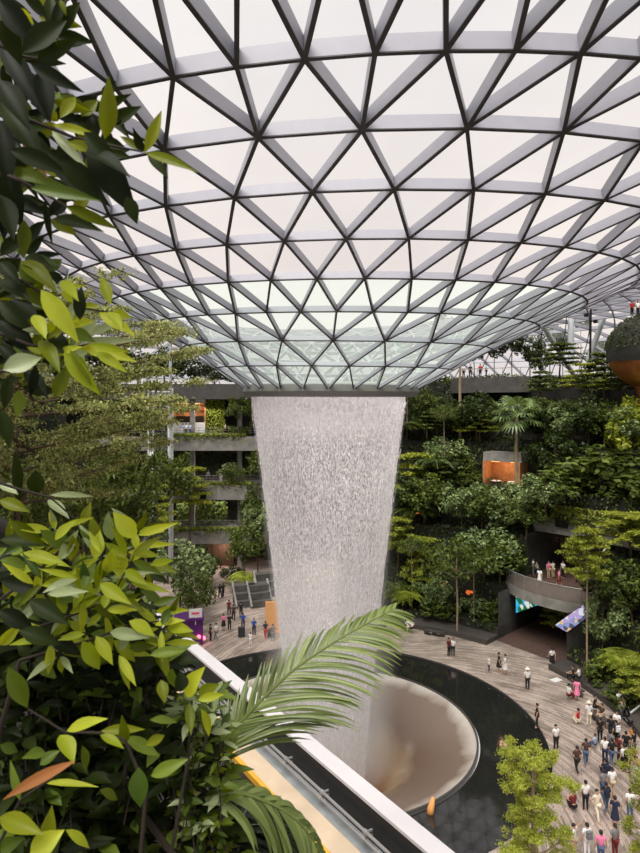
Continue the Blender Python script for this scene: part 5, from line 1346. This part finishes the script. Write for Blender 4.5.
# face angle: 0 looks toward the camera, 180 away
PG = 'people on the right side of the plaza'
Q = [
 (552, 668, 'walk', 'white', 'black', 200, 'person in white top and short black skirt walking before the dark passage', dict(skirt=True)),
 (573, 681, 'sit', 'black', 'black', 250, 'person in black seated at the far end of the bench under the tiered tree', {}),
 (579, 682, 'sit', 'white', 'black', 230, 'person in white top and black trousers seated by the tiered tree trunk', {}),
 (577, 701, 'stand', 'pink', 'pink', 160, 'person in a bright pink dress standing by the bench', dict(skirt=True)),
 (569, 700, 'sit', 'white', 'maroon', 100, 'seated person in white beside the pink dress', {}),
 (595, 712, 'sit', 'black', 'black', 60, 'person in black seated behind the sun hat wearer', {}),
 (589, 726, 'stand', 'white', 'cream', 180, 'person in long white shirt and pale sun hat standing on the paving', dict(hat='cream')),
 (579, 724, 'crouch', 'red', 'cream', 240, 'person in red shirt crouching beside the sun hat wearer', {}),
 (602, 721, 'sit', 'brown', 'beige', 300, 'person in brown and beige seated at the end of the right bench', {}),
 (619, 707, 'sit', 'white', 'beige', 20, 'seated person in white with light trousers on the planter edge, left of the pair', {}),
 (626, 705, 'sit', 'white', 'black', 340, 'seated person in white and black on the planter edge, right of the pair', {}),
 (556, 751, 'stand', 'white', 'black', 10, 'person in white shirt and black trousers standing alone by the pond edge', {}),
 (577, 774, 'walk', 'brown', 'black', 190, 'person in brown top and black trousers walking away, left of two', {}),
 (586, 766, 'walk', 'brown', 'jeans', 170, 'person in brown top and blue jeans walking away, right of two', {}),
 (595, 749, 'sit', 'paleblue', 'jeans', 220, 'child in pale blue sitting on the paving left of the crowd', dict(h=.8)),
 (600, 743, 'stand', 'black', 'black', 180, 'person in black jacket standing at the upper left of the crowd', {}),
 (611, 741, 'stand', 'black', 'black', 150, 'person all in black near the top of the right crowd', {}),
 (616, 746, 'stand', 'navy', 'black', 200, 'person in navy top within the top of the right crowd', dict(pack='white')),
 (605, 764, 'stand', 'white', 'navy', 150, 'person in white top and navy trousers left in the crowd', {}),
 (611, 757, 'stand', 'grey', 'black', 120, 'person in grey top and black trousers at the middle of the crowd', {}),
 (606, 777, 'crouch', 'navy', 'navy', 190, 'person in dark blue crouching on the paving below the crowd', dict(pack='navy')),
 (624, 772, 'stand', 'white', 'black', 200, 'person in white top with dark backpack in the lower crowd', dict(pack='black')),
 (635, 768, 'stand', 'red', 'navy', 90, 'child in red top at the right edge of the crowd', dict(h=.8)),
 (632, 745, 'sit', 'orange', 'brown', 270, 'person in orange brown top seated at the right photo edge', {}),
 (617, 729, 'sit', 'white', 'black', 330, 'person in white and black seated below the bench end', {}),
 (626, 758, 'stand', 'black', 'black', 160, 'person in black standing between the red child and the orange brown top', {}),
 (634, 757, 'stand', 'black', 'grey', 220, 'person in black top and grey trousers at the right edge of the crowd', {}),
 (619, 762, 'stand', 'maroon', 'black', 100, 'person in maroon top inside the crowd', {}),
 (636, 778, 'stand', 'pink', 'paleblue', 140, 'child in pink at the bottom right corner of the crowd', dict(h=.75)),
 (629, 774, 'stand', 'grey', 'navy', 250, 'person in grey top beside the white top with dark backpack', {}),
 (612, 766, 'walk', 'black', 'jeans', 180, 'person in black top and jeans walking at the lower left of the crowd', {}),
 (585.5, 811, 'stand', 'white', 'black', 180, 'person in white shirt and black trousers standing right of the lime tree', {}),
 (574, 811, 'crouch', 'maroon', 'black', 200, 'person in maroon crouching beside the lime tree crown', {}),
 (597, 821, 'walk', 'cream', 'cream', 20, 'person in cream clothes walking toward the bottom', {}),
 (606, 813, 'walk', 'black', 'jeans', 170, 'person in black top and dark jeans left of the small corner tree', dict(pack='navy')),
 (603, 799, 'stand', 'grey', 'jeans', 190, 'person in grey shirt above the black top and dark jeans', {}),
 (612, 797, 'stand', 'white', 'beige', 180, 'person in white top left of the corner tree crown', {}),
 (615, 828, 'stand', 'navy', 'navy', 150, 'person in navy dress below the corner tree', dict(skirt=True)),
 (587, 857, 'stand', 'white', 'white', 190, 'person in white with backpack straps near the bottom edge', dict(pack='grey')),
 (574, 858, 'reach', 'white', 'beige', 60, 'person in white raising one arm at the bottom edge', {}),
 (601, 865, 'stand', 'pink', 'jeans', 170, 'person in pink top at the very bottom edge', {}),
 (615, 858, 'stand', 'grey', 'maroon', 200, 'person in grey at the bottom right', {}),
 (630, 820, 'stand', 'white', 'jeans', 180, 'person in blue jeans partly hidden by the corner tree', {}),
 (449, 657, 'stand', 'maroon', 'black', 30, 'person in dark red and black by the far pond edge, left of a couple', {}),
 (453, 657, 'stand', 'white', 'black', 330, 'person in white and black by the far pond edge, right of a couple', {}),
 (489, 672, 'stand', 'white', 'navy', 90, 'small child with white hat near the far pond edge', dict(h=.62, hat='white')),
 (499, 673, 'stand', 'black', 'black', 80, 'person in black robe beside the white dress', dict(skirt=True)),
 (505, 675, 'walk', 'white', 'white', 270, 'person in long white dress walking past the pond', dict(skirt=True)),
 (527.5, 690, 'stand', 'white', 'black', 180, 'person in white shirt, white hat and black trousers on the paving', dict(hat='white')),
 (537, 728, 'stand', 'black', 'black', 250, 'person all in black standing at the right rim of the pond', {}),
 (412, 632, 'sit', 'white', 'black', 320, 'person in white and black seated on the bench edge near the waterfall', {}),
 (407, 631, 'sit', 'white', 'white', 20, 'person all in white seated on the bench edge near the waterfall', {}),
 (210.6, 642, 'stand', 'black', 'black', 120, 'person in black standing right of the purple kiosk', {}),
 (216, 641, 'walk', 'white', 'grey', 250, 'person in white top just right of the purple kiosk', {}),
 (223.5, 631, 'stand', 'pink', 'black', 190, 'person in pink top and black skirt, left of the walking group', dict(skirt=True)),
 (229.5, 631, 'stand', 'black', 'black', 20, 'person in black and white in the left walking group', {}),
 (233.5, 621, 'stand', 'brown', 'black', 170, 'person in brown top farther back in the left walking group', {}),
 (229, 616, 'walk', 'maroon', 'navy', 180, 'person in maroon at the back of the left walking group', {}),
 (241, 618, 'stand', 'navy', 'black', 190, 'person in navy by the stepped stone seats', {}),
 (243, 630, 'walk', 'blue', 'navy', 180, 'person in blue shirt behind the dark suitcase', {}),
 (254, 636, 'stand', 'blue', 'navy', 10, 'person in bright blue shirt left of the orange board', {}),
 (250.5, 646, 'stand', 'white', 'white', 170, 'child in white at the left pond edge', dict(h=.75)),
 (265.5, 639, 'walk', 'navy', 'red', 200, 'person in navy top and red shorts by the waterfall base', {}),
 (273, 642, 'stand', 'grey', 'grey', 180, 'person in grey half hidden in the mist', {}),
 (220, 599, 'walk', 'black', 'black', 160, 'person in black near the brown entrance, left of two', {}),
 (223, 598, 'walk', 'black', 'navy', 200, 'person in black near the brown entrance, right of two', {}),
]
for (x, y, pose, top, low, face, lab, kw) in Q:
    P_(on(x, y), pose, top, low, face, lab, PG if x > 545 else ('people by the far pond edge' if x > 400 else 'people on the left side of the plaza'), **kw)
BQ = [(522.5, 565, 'white', 'grey', 'person in white at the left end of the balcony railing'), (526, 563, 'white', 'black', 'second person in white at the left end of the balcony'), (535, 562, 'white', 'navy', 'person in white farther back on the balcony'),
      (533, 575, 'white', 'grey', 'person in white top and grey trousers in the balcony middle'), (537, 579, 'grey', 'navy', 'person in grey and navy beside the balcony railing'), (539.5, 586, 'white', 'white', 'person in long white clothes at the front balcony railing'), (548.6, 578, 'pink', 'beige', 'person in pale pink on the balcony, left of a pair'),
      (553, 578, 'cream', 'beige', 'person in cream on the balcony, right of a pair'), (559, 587, 'pink', 'maroon', 'person in pink dress at the front of the balcony by the tree'), (563, 578, 'white', 'black', 'person in white on the balcony partly behind the tree')]
for i, (x, y, top, low, lab) in enumerate(BQ): P_(ground(x, y, 5.), ('stand', 'phone', 'walk')[i % 3], top, low, (150, 20, 200, 90, 300)[i % 5], lab, 'people on the balcony', skirt=(i in (5, 8)))
for i, (x, Yd, z, top, low, lab) in enumerate([(182, 86.9, 18.1, 'paleblue', 'white', 'person in pale blue on the upper left storey, left of three'), (186, 86.9, 18.1, 'white', 'navy', 'person in white on the upper left storey, middle of three'), (190, 86.9, 18.1, 'paleblue', 'jeans', 'person in pale blue on the upper left storey, right of three'), (225.5, 86.9, 18.1, 'white', 'black', 'person in white by the living wall on the upper storey'),
        (208, 87.6, 11.6, 'grey', 'black', 'person in grey on the middle storey behind the railing'), (221, 87.6, 11.6, 'white', 'white', 'person in white on the middle storey near the waterfall'), (181, 87.6, 11.6, 'beige', 'brown', 'person in beige at the left of the middle storey'), (155, 87.6, 11.6, 'red', 'white', 'person in red behind the thin trunked tree')]):
    P_(Vector(((x - 320) / F * Yd, Yd, z - (.0))), 'stand', top, low, (170, 200, 20, 90)[i % 4], lab, 'people on the left storeys')
for i, (x, top, lab) in enumerate([(467, 'white', 'person in white on the canopy walkway, first from the mast'), (474, 'black', 'person in black on the canopy walkway, second from the mast'), (484, 'red', 'person in red on the canopy walkway'), (490, 'paleblue', 'person in pale blue on the canopy walkway')]):
    t = (x - 463) / 67; a_, b_ = at(461, 393, 81.), at(530, 392, 76.6); q = a_.lerp(b_, t) + Vector((.1, 1.2, 1.9)); P_(q, 'stand', top, 'black', (20, 340, 180, 90)[i], lab, 'people on the canopy walkway')
for i, (x, top) in enumerate(((632, 'red'), (638, 'white'))):
    q = at(x, 316, 66.); P_(Vector((q.x, q.y, pc.z + 3.5 * 1.02)), 'stand', top, 'black', 10, 'person in %s on top of the copper pod' % top, 'people on the copper pod')
# things people have with them
def suitcase(p, label, rz=0., s=1.):
    e = empty('suitcase', p, rz); tag(e, label, 'suitcase')
    B = MB(); B.box((0, 0, .36 * s), (.42 * s, .26 * s, .6 * s)); B.build('shell', 'grey_case', e)
    B = MB(); B.bar((-.13, 0, .66 * s), (-.13, 0, .98 * s), .02, .02, Vector((1, 0, 0))); B.bar((.13, 0, .66 * s), (.13, 0, .98 * s), .02, .02, Vector((1, 0, 0))); B.bar((-.14, 0, .98 * s), (.14, 0, .98 * s), .03, .03); B.build('handle', 'rail_metal', e)
    for x in (-.16, .16):
        B = MB(); B.tube([(x * s - .02, 0, .04), (x * s + .02, 0, .04)], .04, 8); B.build('wheel', 'black_metal', e)
suitcase(on(241.5, 637), 'large dark suitcase before the person in blue shirt', .3, 1.5)
suitcase(on(270, 637), 'dark suitcase in the mist beside the grey person', .2, 1.2)
suitcase(on(403.5, 631.5) , 'pale case beside the seated pair near the waterfall', .1, 1.2)
def stroller(p, label, rz):
    e = empty('stroller', p, rz); tag(e, label, 'stroller')
    B = MB(); B.lathe([(.01, .42), (.24, .44), (.3, .66), (.28, .68)], 14); B.build('seat', 'black_metal', e)
    B = MB(); B.lathe([(.3, .66), (.27, .88), (.14, 1.), (.01, 1.02)], 14, ang=(0, PI)); B.build('hood', 'grey_case', e)
    B = MB(); B.bar((-.2, -.3, .1), (-.2, .45, 1.), .03, .03); B.bar((.2, -.3, .1), (.2, .45, 1.), .03, .03); B.bar((-.2, .45, 1.), (.2, .45, 1.), .04, .04); B.bar((-.2, .3, .1), (-.2, -.1, .5), .03, .03); B.bar((.2, .3, .1), (.2, -.1, .5), .03, .03); B.build('frame', 'rail_metal', e)
    for x in (-.22, .22):
        for y in (-.3, .3):
            B = MB(); B.tube([(x - .02, y, .1), (x + .02, y, .1)], .1, 10); B.build('wheel', 'black_metal', e)
stroller(on(626, 722), 'black stroller below the seated pair on the planter edge', .5)
stroller(on(622, 766), 'dark stroller inside the right crowd', 2.)

# ------------------------------------------------------------------ daylight, camera
w = bpy.data.worlds.new('overcast'); scene.world = w; w.use_nodes = True; nt = w.node_tree; nt.nodes.clear()
out = nt.nodes.new('ShaderNodeOutputWorld'); bg = nt.nodes.new('ShaderNodeBackground'); tc = nt.nodes.new('ShaderNodeTexCoord')
sp = nt.nodes.new('ShaderNodeSeparateXYZ'); nt.links.new(tc.outputs['Generated'], sp.inputs[0])
nz = N(nt, 'ShaderNodeTexNoise', Scale=2.2, Detail=4.); nt.links.new(tc.outputs['Generated'], nz.inputs['Vector'])
r = ramp(nt, [(0., lin((224, 220, 222))), (.12, lin((246, 234, 228))), (.5, lin((240, 236, 236))), (1., lin((246, 243, 244)))]); nt.links.new(sp.outputs[2], r.inputs[0])
r2 = ramp(nt, [(.35, (.88, .88, .9)), (.65, (1.06, 1.05, 1.04))]); nt.links.new(nz.outputs['Fac'], r2.inputs[0])
mx = N(nt, 'ShaderNodeMix', data_type='RGBA', blend_type='MULTIPLY'); mx.inputs['Factor'].default_value = 1.; nt.links.new(r.outputs[0], mx.inputs['A']); nt.links.new(r2.outputs[0], mx.inputs['B'])
nt.links.new(mx.outputs['Result'], bg.inputs[0]); bg.inputs[1].default_value = 1.0; nt.links.new(bg.outputs[0], out.inputs[0])
s = bpy.data.lights.new('soft_sun', 'SUN'); s.energy = 6.5; s.angle = math.radians(45); s.color = (1., .97, .93)
so = bpy.data.objects.new('soft_sun', s); COL.objects.link(so); so.rotation_euler = Vector((.25, .5, -1.)).to_track_quat('-Z', 'Y').to_euler()
c = bpy.data.cameras.new('camera'); co = bpy.data.objects.new('camera', c); COL.objects.link(co); co.location = (0, 0, EYE); co.rotation_euler = (PI / 2, 0, 0)
c.sensor_fit = 'AUTO'; c.sensor_width = 36.; c.lens = 36. * F / 853; c.shift_y = -26.5 / 853; c.clip_start = .05; c.clip_end = 600
c.dof.use_dof = True; c.dof.focus_distance = 45.; c.dof.aperture_fstop = 7.5
scene.camera = co
scene.view_settings.view_transform = 'Standard'; scene.view_settings.look = 'None'; scene.view_settings.gamma = 1.; scene.view_settings.exposure = 0.; scene.view_settings.use_curve_mapping = False
scene.cycles.max_bounces = 8; scene.cycles.transparent_max_bounces = 24; scene.cycles.volume_bounces = 2; scene.cycles.diffuse_bounces = 3
